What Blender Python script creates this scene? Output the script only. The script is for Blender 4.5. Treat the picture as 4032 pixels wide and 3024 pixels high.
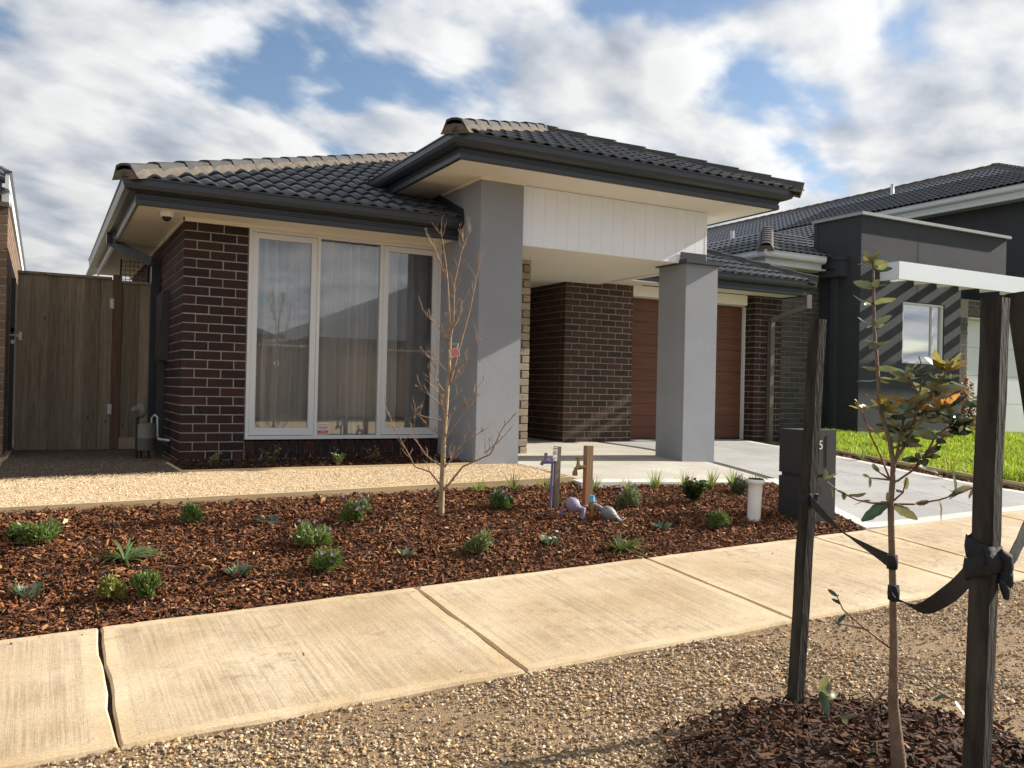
import bpy, bmesh, math, random
import numpy as np
from mathutils import Vector, Matrix, Euler

random.seed(7)
RNG = np.random.default_rng(7)
for _o in list(bpy.data.objects):
    bpy.data.objects.remove(_o)
SC = bpy.context.scene
C = SC.collection

# ------------------------------------------------------------------ camera
def set_camera():
    yaw, pitch, roll, foc = math.radians(28.5288), math.radians(0.3038), math.radians(1.2803), 3408.2
    fw = Vector((math.sin(yaw) * math.cos(pitch), math.cos(yaw) * math.cos(pitch), math.sin(pitch)))
    r0 = Vector((math.cos(yaw), -math.sin(yaw), 0)); u0 = r0.cross(fw)
    r = r0 * math.cos(roll) + u0 * math.sin(roll)
    u = -r0 * math.sin(roll) + u0 * math.cos(roll)
    cd = bpy.data.cameras.new('camera'); co = bpy.data.objects.new('camera', cd); C.objects.link(co)
    m = Matrix((r, u, -fw)).transposed().to_4x4(); m.translation = Vector((0, 0, 0.74))
    co.matrix_world = m
    cd.sensor_fit = 'HORIZONTAL'; cd.sensor_width = 36; cd.lens = foc / 4032 * 36
    cd.clip_start = 0.05; cd.clip_end = 2000
    SC.camera = co
set_camera()
SC.render.resolution_x, SC.render.resolution_y = 1024, 768

# ------------------------------------------------------------------ sun and sky
SUN = Vector((1.0, -0.105, 0.525)).normalized()
SUN_EL = math.asin(SUN.z)
SUN_ROT = math.atan2(SUN.x, SUN.y)
SKY_STRENGTH = 0.070
CLOUD_GAIN = 5.35
CLOUD_OFF = (0.7, 0.1, 0)
SUN_STRENGTH = 5.0
SC.view_settings.view_transform = 'Standard'
SC.view_settings.look = 'None'
SC.view_settings.gamma = 1
SC.view_settings.use_curve_mapping = False
SC.view_settings.exposure = 1.02

def make_world():
    w = bpy.data.worlds.new('World'); SC.world = w; w.use_nodes = True
    nt = w.node_tree; nt.nodes.clear()
    N = nt.nodes.new; L = nt.links.new
    out = N('ShaderNodeOutputWorld'); bg = N('ShaderNodeBackground'); bg.inputs[1].default_value = SKY_STRENGTH
    sky = N('ShaderNodeTexSky'); sky.sky_type = 'NISHITA'; sky.sun_disc = False
    sky.sun_elevation = SUN_EL; sky.sun_rotation = SUN_ROT; sky.air_density = 1.0; sky.dust_density = 0.6; sky.ozone_density = 1.6
    tc = N('ShaderNodeTexCoord'); sep = N('ShaderNodeSeparateXYZ'); L(tc.outputs['Generated'], sep.inputs[0])
    def M(op, a, b=None, c=None):
        n = N('ShaderNodeMath'); n.operation = op
        for i, v in enumerate((a, b, c)):
            if v is None: continue
            if isinstance(v, (int, float)): n.inputs[i].default_value = v
            else: L(v, n.inputs[i])
        return n.outputs[0]
    zz = M('ADD', M('MAXIMUM', sep.outputs[2], 0.0), 0.24)
    u = M('DIVIDE', sep.outputs[0], zz); v = M('DIVIDE', sep.outputs[1], zz)
    # cloud streets run roughly along the street: stretch the layer
    ca, sa = math.cos(math.radians(28)), math.sin(math.radians(28))
    uu = M('ADD', M('MULTIPLY', u, ca), M('MULTIPLY', v, sa))
    vv = M('SUBTRACT', M('MULTIPLY', v, ca), M('MULTIPLY', u, sa))
    cb = N('ShaderNodeCombineXYZ'); L(uu, cb.inputs[0]); L(M('MULTIPLY', vv, 1.25), cb.inputs[1]); cb.inputs[2].default_value = 3.7
    def noise(scale, det, rough, dist, off=(0, 0, 0)):
        mp = N('ShaderNodeMapping'); mp.inputs['Location'].default_value = off; L(cb.outputs[0], mp.inputs[0])
        n = N('ShaderNodeTexNoise'); n.inputs['Scale'].default_value = scale; n.inputs['Detail'].default_value = det
        n.inputs['Roughness'].default_value = rough; n.inputs['Distortion'].default_value = dist
        L(mp.outputs[0], n.inputs['Vector']); return n.outputs[0]
    big = noise(0.85, 2, 0.5, 0.1, CLOUD_OFF)
    D = 0.11
    puff = noise(2.7, 6, 0.47, 0.12, (4.2, 1.1, 0))
    puf2 = noise(2.7, 6, 0.47, 0.12, (4.2 + D * (ca * SUN.x + sa * SUN.y), 1.1 + D * (ca * SUN.y - sa * SUN.x), 0))
    dens = M('ADD', M('MULTIPLY', big, 0.40), M('MULTIPLY', puff, 0.72))
    hz = N('ShaderNodeMapRange'); hz.inputs[1].default_value = 0.55; hz.inputs[2].default_value = 0.15; hz.inputs[3].default_value = 0.0; hz.inputs[4].default_value = 0.075
    L(sep.outputs[2], hz.inputs[0])
    dens = M('ADD', dens, hz.outputs[0])
    mk = N('ShaderNodeMapRange'); mk.interpolation_type = 'SMOOTHSTEP'
    mk.inputs[1].default_value = 0.485; mk.inputs[2].default_value = 0.575
    L(dens, mk.inputs[0])
    # puffs are brighter on the side turned to the sun
    rel = M('MULTIPLY', M('SUBTRACT', puff, puf2), 2.5)
    fine = noise(9.0, 6, 0.55, 0.1, (2.2, 5.1, 0))
    shr = N('ShaderNodeMapRange'); shr.inputs[1].default_value = 0.3; shr.inputs[2].default_value = 0.7; shr.inputs[3].default_value = 0.95; shr.inputs[4].default_value = 1.06; L(fine, shr.inputs[0])
    shv = M('ADD', shr.outputs[0], rel)
    thick = N('ShaderNodeMapRange'); thick.inputs[1].default_value = 0.52; thick.inputs[2].default_value = 0.80
    thick.inputs[3].default_value = 1.08; thick.inputs[4].default_value = 0.80; L(dens, thick.inputs[0])
    dot = N('ShaderNodeVectorMath'); dot.operation = 'DOT_PRODUCT'; L(tc.outputs['Generated'], dot.inputs[0]); dot.inputs[1].default_value = SUN
    fwd = N('ShaderNodeMapRange'); fwd.inputs[1].default_value = 0.1; fwd.inputs[2].default_value = 1.0; fwd.inputs[3].default_value = 1.0; fwd.inputs[4].default_value = 1.12
    L(dot.outputs['Value'], fwd.inputs[0])
    br = M('MULTIPLY', M('MULTIPLY', M('MAXIMUM', M('MINIMUM', shv, 1.22), 0.62), thick.outputs[0]), M('MULTIPLY', fwd.outputs[0], CLOUD_GAIN))
    cr = N('ShaderNodeValToRGB'); L(M('SUBTRACT', shv, 0.3), cr.inputs[0])
    cr.color_ramp.elements[0].position = 0.42; cr.color_ramp.elements[0].color = (0.86, 0.94, 1.08, 1)
    cr.color_ramp.elements[1].position = 0.82; cr.color_ramp.elements[1].color = (0.985, 0.995, 1.0, 1)
    sc = N('ShaderNodeVectorMath'); sc.operation = 'SCALE'; L(cr.outputs[0], sc.inputs[0]); L(br, sc.inputs['Scale'])
    mix = N('ShaderNodeMix'); mix.data_type = 'RGBA'; L(mk.outputs[0], mix.inputs[0]); L(sky.outputs[0], mix.inputs[6]); L(sc.outputs[0], mix.inputs[7])
    L(mix.outputs[2], bg.inputs[0]); L(bg.outputs[0], out.inputs[0])
make_world()

sl = bpy.data.lights.new('sun', 'SUN'); sl.energy = SUN_STRENGTH; sl.angle = math.radians(0.55); sl.color = (1.0, 0.93, 0.82)
so = bpy.data.objects.new('sun', sl); C.objects.link(so)
so.rotation_euler = SUN.to_track_quat('Z', 'Y').to_euler(); so.location = (30, -3, 20)

# ------------------------------------------------------------------ materials
MATS = {}
def _base(name):
    m = bpy.data.materials.new(name); m.use_nodes = True
    nt = m.node_tree; b = nt.nodes['Principled BSDF']
    MATS[name] = m
    return m, nt, b
def _rgba(c): return (c[0], c[1], c[2], 1)
def mat(name, col, rough=0.8, var=0.12, nscale=6.0, bump=0.0, bscale=60.0, rnd=0.0, metallic=0.0, spec=0.35, col2=None, attr=False, trans=0.0, stretch=None, bdist=0.01, det=6):
    """one noise-driven principled material; positions are world positions"""
    m, nt, b = _base(name); N = nt.nodes.new; L = nt.links.new
    geo = N('ShaderNodeNewGeometry')
    mp = N('ShaderNodeMapping'); L(geo.outputs['Position'], mp.inputs[0])
    if stretch: mp.inputs['Scale'].default_value = stretch
    n1 = N('ShaderNodeTexNoise'); n1.inputs['Scale'].default_value = nscale; n1.inputs['Detail'].default_value = det; n1.inputs['Roughness'].default_value = 0.6
    L(mp.outputs[0], n1.inputs['Vector'])
    mx = N('ShaderNodeMix'); mx.data_type = 'RGBA'
    rm = N('ShaderNodeMapRange'); rm.inputs[1].default_value = 0.3; rm.inputs[2].default_value = 0.7; L(n1.outputs[0], rm.inputs[0]); L(rm.outputs[0], mx.inputs[0])
    c2 = col2 if col2 else tuple(x * (1 + var) for x in col)
    c1 = col if col2 else tuple(x * (1 - var) for x in col)
    mx.inputs[6].default_value = _rgba(c1); mx.inputs[7].default_value = _rgba(c2)
    cur = mx.outputs[2]
    if attr:
        at = N('ShaderNodeAttribute'); at.attribute_name = 'Col'
        mu = N('ShaderNodeMix'); mu.data_type = 'RGBA'; mu.blend_type = 'MULTIPLY'; mu.inputs[0].default_value = 1
        L(cur, mu.inputs[6]); L(at.outputs['Color'], mu.inputs[7]); cur = mu.outputs[2]
    if rnd:
        oi = N('ShaderNodeObjectInfo'); hs = N('ShaderNodeHueSaturation')
        mr = N('ShaderNodeMapRange'); mr.inputs[3].default_value = 1 - rnd; mr.inputs[4].default_value = 1 + rnd; L(oi.outputs['Random'], mr.inputs[0])
        L(mr.outputs[0], hs.inputs['Value']); L(cur, hs.inputs['Color']); cur = hs.outputs[0]
    L(cur, b.inputs['Base Color'])
    b.inputs['Roughness'].default_value = rough; b.inputs['Metallic'].default_value = metallic
    b.inputs['Specular IOR Level'].default_value = spec
    if bump:
        n2 = N('ShaderNodeTexNoise'); n2.inputs['Scale'].default_value = bscale; n2.inputs['Detail'].default_value = 5
        L(mp.outputs[0], n2.inputs['Vector'])
        bp = N('ShaderNodeBump'); bp.inputs['Strength'].default_value = bump; bp.inputs['Distance'].default_value = bdist
        L(n2.outputs[0], bp.inputs['Height']); L(bp.outputs[0], b.inputs['Normal'])
    if trans:
        tl = N('ShaderNodeBsdfTranslucent'); L(cur, tl.inputs['Color'])
        ms = N('ShaderNodeMixShader'); ms.inputs[0].default_value = trans
        o = nt.nodes['Material Output']; L(b.outputs[0], ms.inputs[1]); L(tl.outputs[0], ms.inputs[2]); L(ms.outputs[0], o.inputs[0])
    return m

def brick_mat(name, cols, mort=False):
    m, nt, b = _base(name); N = nt.nodes.new; L = nt.links.new
    oi = N('ShaderNodeObjectInfo'); at = N('ShaderNodeAttribute'); at.attribute_name = 'Rnd'
    ad = N('ShaderNodeMath'); ad.operation = 'ADD'; L(oi.outputs['Random'], ad.inputs[0]); L(at.outputs['Fac'], ad.inputs[1])
    fr = N('ShaderNodeMath'); fr.operation = 'FRACT'; L(ad.outputs[0], fr.inputs[0])
    r = N('ShaderNodeValToRGB'); r.color_ramp.interpolation = 'LINEAR'; L(fr.outputs[0], r.inputs[0])
    els = r.color_ramp.elements
    els[0].position = 0; els[0].color = _rgba(cols[0]); els[1].position = 1; els[1].color = _rgba(cols[-1])
    for i, c in list(enumerate(cols))[1:-1]:
        els.new(i / (len(cols) - 1)).color = _rgba(c)
    geo = N('ShaderNodeNewGeometry')
    n = N('ShaderNodeTexNoise'); n.inputs['Scale'].default_value = 55; n.inputs['Detail'].default_value = 6; L(geo.outputs['Position'], n.inputs['Vector'])
    mr = N('ShaderNodeMapRange'); mr.inputs[1].default_value = 0.3; mr.inputs[2].default_value = 0.7; mr.inputs[3].default_value = 0.72; mr.inputs[4].default_value = 1.25; L(n.outputs[0], mr.inputs[0])
    hs = N('ShaderNodeHueSaturation'); L(r.outputs[0], hs.inputs['Color']); L(mr.outputs[0], hs.inputs['Value'])
    L(hs.outputs[0], b.inputs['Base Color']); b.inputs['Roughness'].default_value = 0.78; b.inputs['Specular IOR Level'].default_value = 0.3
    bp = N('ShaderNodeBump'); bp.inputs['Strength'].default_value = 0.35; bp.inputs['Distance'].default_value = 0.004
    n2 = N('ShaderNodeTexNoise'); n2.inputs['Scale'].default_value = 170; n2.inputs['Detail'].default_value = 4; L(geo.outputs['Position'], n2.inputs['Vector'])
    L(n2.outputs[0], bp.inputs['Height']); L(bp.outputs[0], b.inputs['Normal'])
    return m

def wood_mat(name, cA, cB, rnd=0.2, vertical=True, rough=0.8, knots=True):
    m, nt, b = _base(name); N = nt.nodes.new; L = nt.links.new
    geo = N('ShaderNodeNewGeometry'); oi = N('ShaderNodeObjectInfo')
    of = N('ShaderNodeVectorMath'); of.operation = 'ADD'
    cb = N('ShaderNodeCombineXYZ'); ml = N('ShaderNodeMath'); ml.operation = 'MULTIPLY'; ml.inputs[1].default_value = 37; L(oi.outputs['Random'], ml.inputs[0])
    L(ml.outputs[0], cb.inputs[0]); L(ml.outputs[0], cb.inputs[2]); L(geo.outputs['Position'], of.inputs[0]); L(cb.outputs[0], of.inputs[1])
    mp = N('ShaderNodeMapping'); L(of.outputs[0], mp.inputs[0])
    mp.inputs['Scale'].default_value = (22, 22, 1.2) if vertical else (1.2, 22, 22)
    n = N('ShaderNodeTexNoise'); n.inputs['Scale'].default_value = 2.2; n.inputs['Detail'].default_value = 8; n.inputs['Distortion'].default_value = 1.2; L(mp.outputs[0], n.inputs['Vector'])
    r = N('ShaderNodeValToRGB'); L(n.outputs[0], r.inputs[0]); r.color_ramp.elements[0].position = 0.32; r.color_ramp.elements[1].position = 0.7
    r.color_ramp.elements[0].color = _rgba(cA); r.color_ramp.elements[1].color = _rgba(cB)
    cur = r.outputs[0]
    if knots:
        vo = N('ShaderNodeTexVoronoi'); vo.inputs['Scale'].default_value = 4.5
        mp2 = N('ShaderNodeMapping'); mp2.inputs['Scale'].default_value = (1.6, 1.6, 0.75) if vertical else (0.75, 1.6, 1.6); L(of.outputs[0], mp2.inputs[0]); L(mp2.outputs[0], vo.inputs['Vector'])
        kr = N('ShaderNodeMapRange'); kr.inputs[1].default_value = 0.03; kr.inputs[2].default_value = 0.11; kr.inputs[3].default_value = 0.35; kr.inputs[4].default_value = 1; L(vo.outputs['Distance'], kr.inputs[0])
        mu = N('ShaderNodeMix'); mu.data_type = 'RGBA'; mu.blend_type = 'MULTIPLY'; mu.inputs[0].default_value = 1
        L(cur, mu.inputs[6]); L(kr.outputs[0], mu.inputs[7]); cur = mu.outputs[2]
    hs = N('ShaderNodeHueSaturation'); mr = N('ShaderNodeMapRange'); mr.inputs[3].default_value = 1 - rnd; mr.inputs[4].default_value = 1 + rnd; L(oi.outputs['Random'], mr.inputs[0])
    L(mr.outputs[0], hs.inputs['Value']); L(cur, hs.inputs['Color']); L(hs.outputs[0], b.inputs['Base Color'])
    b.inputs['Roughness'].default_value = rough; b.inputs['Specular IOR Level'].default_value = 0.25
    bp = N('ShaderNodeBump'); bp.inputs['Strength'].default_value = 0.25; bp.inputs['Distance'].default_value = 0.003; L(n.outputs[0], bp.inputs['Height']); L(bp.outputs[0], b.inputs['Normal'])
    return m

def glass_mat(name, tint=(0.85, 0.9, 0.92), refl=0.16):
    m, nt, b = _base(name); N = nt.nodes.new; L = nt.links.new
    nt.nodes.remove(b)
    tr = N('ShaderNodeBsdfTransparent'); tr.inputs[0].default_value = _rgba(tint)
    gl = N('ShaderNodeBsdfGlossy'); gl.inputs['Roughness'].default_value = 0.012; gl.inputs['Color'].default_value = (0.95, 0.97, 1, 1)
    lw = N('ShaderNodeFresnel'); lw.inputs['IOR'].default_value = 1.55
    ad = N('ShaderNodeMath'); ad.operation = 'ADD'; ad.use_clamp = True; L(lw.outputs[0], ad.inputs[0]); ad.inputs[1].default_value = refl
    ms = N('ShaderNodeMixShader'); L(ad.outputs[0], ms.inputs[0]); L(tr.outputs[0], ms.inputs[1]); L(gl.outputs[0], ms.inputs[2])
    L(ms.outputs[0], nt.nodes['Material Output'].inputs[0])
    return m

def concrete_mat(name, cA, cB, stain, broom_axis='Y', broom=0.5, band=None, grain=1.0):
    """broomed concrete; band=(x0,x1,y0,y1,w) gives a trowelled edge band of the slab in object coordinates"""
    m, nt, b = _base(name); N = nt.nodes.new; L = nt.links.new
    geo = N('ShaderNodeNewGeometry'); tc = N('ShaderNodeTexCoord')
    def noise(s, d, vec, r=0.6):
        n = N('ShaderNodeTexNoise'); n.inputs['Scale'].default_value = s; n.inputs['Detail'].default_value = d; n.inputs['Roughness'].default_value = r; L(vec, n.inputs['Vector']); return n.outputs[0]
    def mr(v, a, bb, c, d):
        n = N('ShaderNodeMapRange'); n.inputs[1].default_value = a; n.inputs[2].default_value = bb; n.inputs[3].default_value = c; n.inputs[4].default_value = d; L(v, n.inputs[0]); return n.outputs[0]
    P = geo.outputs['Position']
    big = noise(1.6, 6, P); fine = noise(190, 3, P); mid = noise(14, 6, P, 0.7)
    mx = N('ShaderNodeMix'); mx.data_type = 'RGBA'; L(mr(big, 0.35, 0.68, 0, 1), mx.inputs[0]); mx.inputs[6].default_value = _rgba(cA); mx.inputs[7].default_value = _rgba(cB)
    # blotchy stains
    st = N('ShaderNodeMix'); st.data_type = 'RGBA'; st.inputs[7].default_value = _rgba(stain); L(mx.outputs[2], st.inputs[6])
    sm = N('ShaderNodeMath'); sm.operation = 'MULTIPLY'; L(mr(mid, 0.50, 0.74, 0, 1), sm.inputs[0]); L(mr(noise(1.3, 3, P), 0.45, 0.66, 0.0, 0.9), sm.inputs[1]); L(sm.outputs[0], st.inputs[0])
    cur = st.outputs[2]
    mp = N('ShaderNodeMapping'); L(P, mp.inputs[0]); mp.inputs['Rotation'].default_value = (0, 0, math.radians(-7))
    mp.inputs['Scale'].default_value = (80, 1.6, 1) if broom_axis == 'Y' else (1.6, 80, 1)
    br = noise(1.0, 5, mp.outputs[0], 0.65)
    mask = None
    if band:
        sp = N('ShaderNodeSeparateXYZ'); L(tc.outputs['Object'], sp.inputs[0])
        x0, x1, y0, y1, w = band
        def M(op, a, bb):
            n = N('ShaderNodeMath'); n.operation = op
            for i, v in enumerate((a, bb)):
                if isinstance(v, (int, float)): n.inputs[i].default_value = v
                else: L(v, n.inputs[i])
            return n.outputs[0]
        d = M('MINIMUM', M('MINIMUM', M('SUBTRACT', sp.outputs[0], x0), M('SUBTRACT', x1, sp.outputs[0])), M('MINIMUM', M('SUBTRACT', sp.outputs[1], y0), M('SUBTRACT', y1, sp.outputs[1])))
        d = M('ADD', d, M('MULTIPLY', noise(9, 3, P), 0.03))
        mask = mr(d, w, w + 0.02, 0, 1)
    # broom furrows: light and dark grains of the surface
    bm = N('ShaderNodeMix'); bm.data_type = 'RGBA'; bm.blend_type = 'MULTIPLY'
    fac = mr(br, 0.60, 0.42, 0.0, 1.0)
    hv = N('ShaderNodeMapRange'); hv.inputs[1].default_value = 0; hv.inputs[2].default_value = 1; hv.inputs[3].default_value = 0.72; hv.inputs[4].default_value = 1.0; L(fac, hv.inputs[0])
    L(cur, bm.inputs[6]); L(hv.outputs[0], bm.inputs[7])
    if mask is not None: L(mask, bm.inputs[0])
    else: bm.inputs[0].default_value = broom
    pm = mr(noise(2.3, 3, P), 0.36, 0.6, 0.15, 0.95)
    if mask is not None:
        pmm = N('ShaderNodeMath'); pmm.operation = 'MULTIPLY'; L(mask, pmm.inputs[0]); L(pm, pmm.inputs[1]); L(pmm.outputs[0], bm.inputs[0])
    cur = bm.outputs[2]
    if mask is not None:
        bd = N('ShaderNodeMix'); bd.data_type = 'RGBA'; bd.blend_type = 'MULTIPLY'; bd.inputs[7].default_value = (1.06, 1.05, 1.02, 1)
        iv = N('ShaderNodeMath'); iv.operation = 'SUBTRACT'; iv.inputs[0].default_value = 1; L(mask, iv.inputs[1]); L(iv.outputs[0], bd.inputs[0]); L(cur, bd.inputs[6]); cur = bd.outputs[2]
    fg = N('ShaderNodeMix'); fg.data_type = 'RGBA'; fg.blend_type = 'MULTIPLY'; fg.inputs[0].default_value = grain; L(cur, fg.inputs[6]); sp1 = mr(noise(75, 4, P, 0.75), 0.33, 0.67, 0.80, 1.15); L(sp1, fg.inputs[7])
    L(fg.outputs[2], b.inputs['Base Color']); b.inputs['Roughness'].default_value = 0.85; b.inputs['Specular IOR Level'].default_value = 0.25
    hh = N('ShaderNodeMath'); hh.operation = 'ADD'
    bs = N('ShaderNodeMath'); bs.operation = 'MULTIPLY'; L(br, bs.inputs[0])
    if mask is not None: L(mask, bs.inputs[1])
    else: bs.inputs[1].default_value = broom
    L(bs.outputs[0], hh.inputs[0]); L(fine, hh.inputs[1])
    bp = N('ShaderNodeBump'); bp.inputs['Strength'].default_value = 0.45; bp.inputs['Distance'].default_value = 0.004; L(hh.outputs[0], bp.inputs['Height']); L(bp.outputs[0], b.inputs['Normal'])
    return m

BR_DARK = brick_mat('dark_brick', [(0.028, 0.015, 0.0135), (0.042, 0.020, 0.017), (0.021, 0.0135, 0.0145), (0.056, 0.0235, 0.018), (0.033, 0.017, 0.0155)])
BR_BROWN = brick_mat('brown_brick', [(0.055, 0.033, 0.024), (0.072, 0.041, 0.029), (0.044, 0.028, 0.023), (0.086, 0.043, 0.030), (0.060, 0.036, 0.027)])
BR_BEIGE = brick_mat('beige_brick', [(0.34, 0.27, 0.19), (0.42, 0.34, 0.24), (0.29, 0.24, 0.18), (0.38, 0.31, 0.23)])
BR_GREY = brick_mat('grey_brick', [(0.075, 0.072, 0.068), (0.10, 0.095, 0.085), (0.12, 0.11, 0.10), (0.065, 0.066, 0.068)])
BR_TAN = brick_mat('tan_brick', [(0.17, 0.11, 0.075), (0.21, 0.14, 0.09), (0.14, 0.09, 0.07)])
M_MORTAR = mat('mortar', (0.30, 0.275, 0.24), 0.95, 0.15, 30, 0.4, 200)
M_MORTAR_D = mat('raked_mortar', (0.13, 0.11, 0.09), 0.95, 0.15, 30)
M_RENDER = mat('grey_render', (0.29, 0.307, 0.338), 0.9, 0.05, 3, 0.9, 230, spec=0.2, bdist=0.007)
M_RENDER_D = mat('charcoal_render', (0.050, 0.054, 0.062), 0.88, 0.08, 3, 0.9, 120, spec=0.25, bdist=0.008)
M_SOFFIT = mat('cream_soffit', (0.74, 0.70, 0.61), 0.7, 0.03, 2)
M_CLAD = mat('white_cladding', (0.80, 0.845, 0.91), 0.55, 0.02, 3)
M_GUTTER = mat('charcoal_gutter', (0.026, 0.031, 0.038), 0.34, 0.08, 4, spec=0.5)
M_FRAME = mat('silver_frame', (0.66, 0.67, 0.68), 0.4, 0.03, 4)
M_TILE = mat('charcoal_tile', (0.050, 0.056, 0.065), 0.36, 0.18, 9, 0.2, 90, rnd=0.16, spec=0.6)
M_CAP = mat('ridge_tile', (0.072, 0.071, 0.071), 0.75, 0.2, 7, 0.3, 90, rnd=0.12, spec=0.12)
M_BED = mat('pointing', (0.135, 0.115, 0.092), 0.95, 0.25, 14, 0.5, 60, spec=0.1)
M_NGUT = mat('pale_gutter', (0.60, 0.64, 0.68), 0.4, 0.03, 4)
M_DOOR = wood_mat('redwood_door', (0.105, 0.042, 0.026), (0.160, 0.068, 0.041), 0.06, False, 0.5, False)
M_PALING = wood_mat('treated_paling', (0.175, 0.143, 0.100), (0.31, 0.255, 0.18), 0.36)
M_POST = wood_mat('brown_post', (0.10, 0.062, 0.038), (0.17, 0.105, 0.065), 0.1)
M_EDGE = wood_mat('pine_edging', (0.48, 0.36, 0.20), (0.62, 0.49, 0.29), 0.08, False, knots=False)
M_TAPPOST = wood_mat('grey_tap_post', (0.16, 0.135, 0.10), (0.27, 0.225, 0.165), 0.05, knots=False)
M_TAPPOST2 = wood_mat('tan_tap_post', (0.25, 0.155, 0.085), (0.36, 0.235, 0.14), 0.05, knots=False)
M_BARK = mat('young_bark', (0.30, 0.225, 0.135), 0.85, 0.3, 28, 0.5, 90)
M_BARK2 = mat('sapling_bark', (0.175, 0.118, 0.082), 0.85, 0.3, 30, 0.5, 90)
M_REDSTEM = mat('red_stem', (0.19, 0.055, 0.035), 0.6, 0.2, 30)
M_PURPLE = mat('purple_pipe', (0.17, 0.14, 0.26), 0.45, 0.08, 20)
M_PWRAP = mat('purple_wrap', (0.25, 0.215, 0.32), 0.6, 0.2, 40, 0.6, 70)
M_GWRAP = mat('grey_wrap', (0.17, 0.185, 0.20), 0.5, 0.3, 40, 0.7, 60)
M_BRASS = mat('brass', (0.30, 0.20, 0.085), 0.42, 0.2, 40, metallic=0.7)
M_COPPER = mat('copper_pipe', (0.33, 0.15, 0.065), 0.4, 0.2, 30, metallic=0.6)
M_BLUE = mat('blue_plastic', (0.10, 0.36, 0.60), 0.4, 0.1)
M_WHITE = mat('white_plastic', (0.76, 0.76, 0.74), 0.4, 0.04, 10)
M_BLACK = mat('black_plastic', (0.012, 0.013, 0.016), 0.5, 0.1)
M_DARKMETAL = mat('dark_metal', (0.045, 0.043, 0.043), 0.5, 0.1)
M_LETTER = mat('charcoal_letterbox', (0.030, 0.032, 0.035), 0.75, 0.08, 6, 0.3, 150, bdist=0.003)
M_RED = mat('red_print', (0.50, 0.035, 0.03), 0.6, 0.05)
M_PINK = mat('pink_print', (0.55, 0.10, 0.13), 0.6, 0.35, 60, col2=(0.62, 0.28, 0.26))
M_INK = mat('dark_print', (0.05, 0.04, 0.06), 0.6, 0.05)
M_STAKE = mat('weathered_stake', (0.009, 0.0085, 0.008), 0.9, 0.3, 13, 0.6, 60, col2=(0.062, 0.054, 0.043), stretch=(1.5, 1.5, 0.3), det=9, spec=0.2)
M_STRAP = mat('black_webbing', (0.016, 0.017, 0.02), 0.75, 0.3, 120, 0.5, 300)
M_GALV = mat('galvanised_steel', (0.52, 0.54, 0.56), 0.38, 0.12, 30, metallic=0.6)
M_METER = mat('grey_meter', (0.155, 0.14, 0.125), 0.55, 0.05)
M_MULCH = mat('bark_chips', (1, 1, 1), 0.9, 0.25, 120, attr=True, bump=0.3, bscale=200)
M_SOIL = mat('mulch_soil', (0.060, 0.034, 0.020), 0.95, 0.35, 25, 0.8, 60, bdist=0.02)
M_STONE = mat('gravel_stones', (1, 1, 1), 0.85, 0.2, 150, attr=True)
M_SAND = mat('verge_sand', (0.20, 0.13, 0.068), 0.95, 0.28, 12, 0.9, 140, bdist=0.012, col2=(0.31, 0.212, 0.12))
M_GRIT = mat('granitic_sand', (0.52, 0.39, 0.24), 0.95, 0.2, 14, 0.6, 160, bdist=0.006)
M_GRASS = mat('grass_blades', (1, 1, 1), 0.6, 0.1, 20, attr=True, trans=0.45, spec=0.3)
M_SOD = mat('lawn_soil', (0.15, 0.20, 0.04), 0.95, 0.3, 30)
M_LEAF = mat('plant_leaves', (1, 1, 1), 0.5, 0.15, 60, attr=True, trans=0.3, spec=0.4)
M_ASPHALT = mat('asphalt', (0.055, 0.055, 0.055), 0.9, 0.2, 60, 0.5, 300)
M_GROUND = mat('far_ground', (0.16, 0.15, 0.10), 0.95, 0.2, 0.5)
M_PATH = None
M_GLASS = glass_mat('window_glass', (0.985, 0.99, 0.99), 0.055)
M_GLASS_N = glass_mat('pale_window_glass', (0.8, 0.87, 0.92), 0.45)
M_ROOM = mat('room_wall', (0.55, 0.53, 0.50), 0.9, 0.05)
M_NDOOR = mat('white_panel_door', (0.70, 0.72, 0.76), 0.4, 0.03, 3)
M_DRIVE = concrete_mat('driveway_concrete', (0.30, 0.298, 0.295), (0.40, 0.395, 0.385), (0.24, 0.235, 0.23), 'X', 0.55)
M_DRIVEB = concrete_mat('border_concrete', (0.50, 0.485, 0.45), (0.60, 0.58, 0.54), (0.45, 0.43, 0.40), 'X', 0.15)
M_PORCH = concrete_mat('porch_concrete', (0.40, 0.375, 0.325), (0.50, 0.47, 0.41), (0.32, 0.31, 0.28), 'X', 0.35)
M_LEAFT = mat('leaf_top', (0.030, 0.062, 0.028), 0.3, 0.3, 40, trans=0.18, spec=0.6, rnd=0.3)
M_LEAFY = mat('leaf_young', (0.30, 0.24, 0.055), 0.4, 0.3, 40, trans=0.4, spec=0.5, rnd=0.3)
M_LEAFO = mat('leaf_orange', (0.42, 0.19, 0.045), 0.4, 0.3, 40, trans=0.4, spec=0.5, rnd=0.25)
M_LEAFP = mat('leaf_olive', (0.14, 0.15, 0.055), 0.38, 0.3, 40, trans=0.35, spec=0.6, rnd=0.35)

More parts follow.
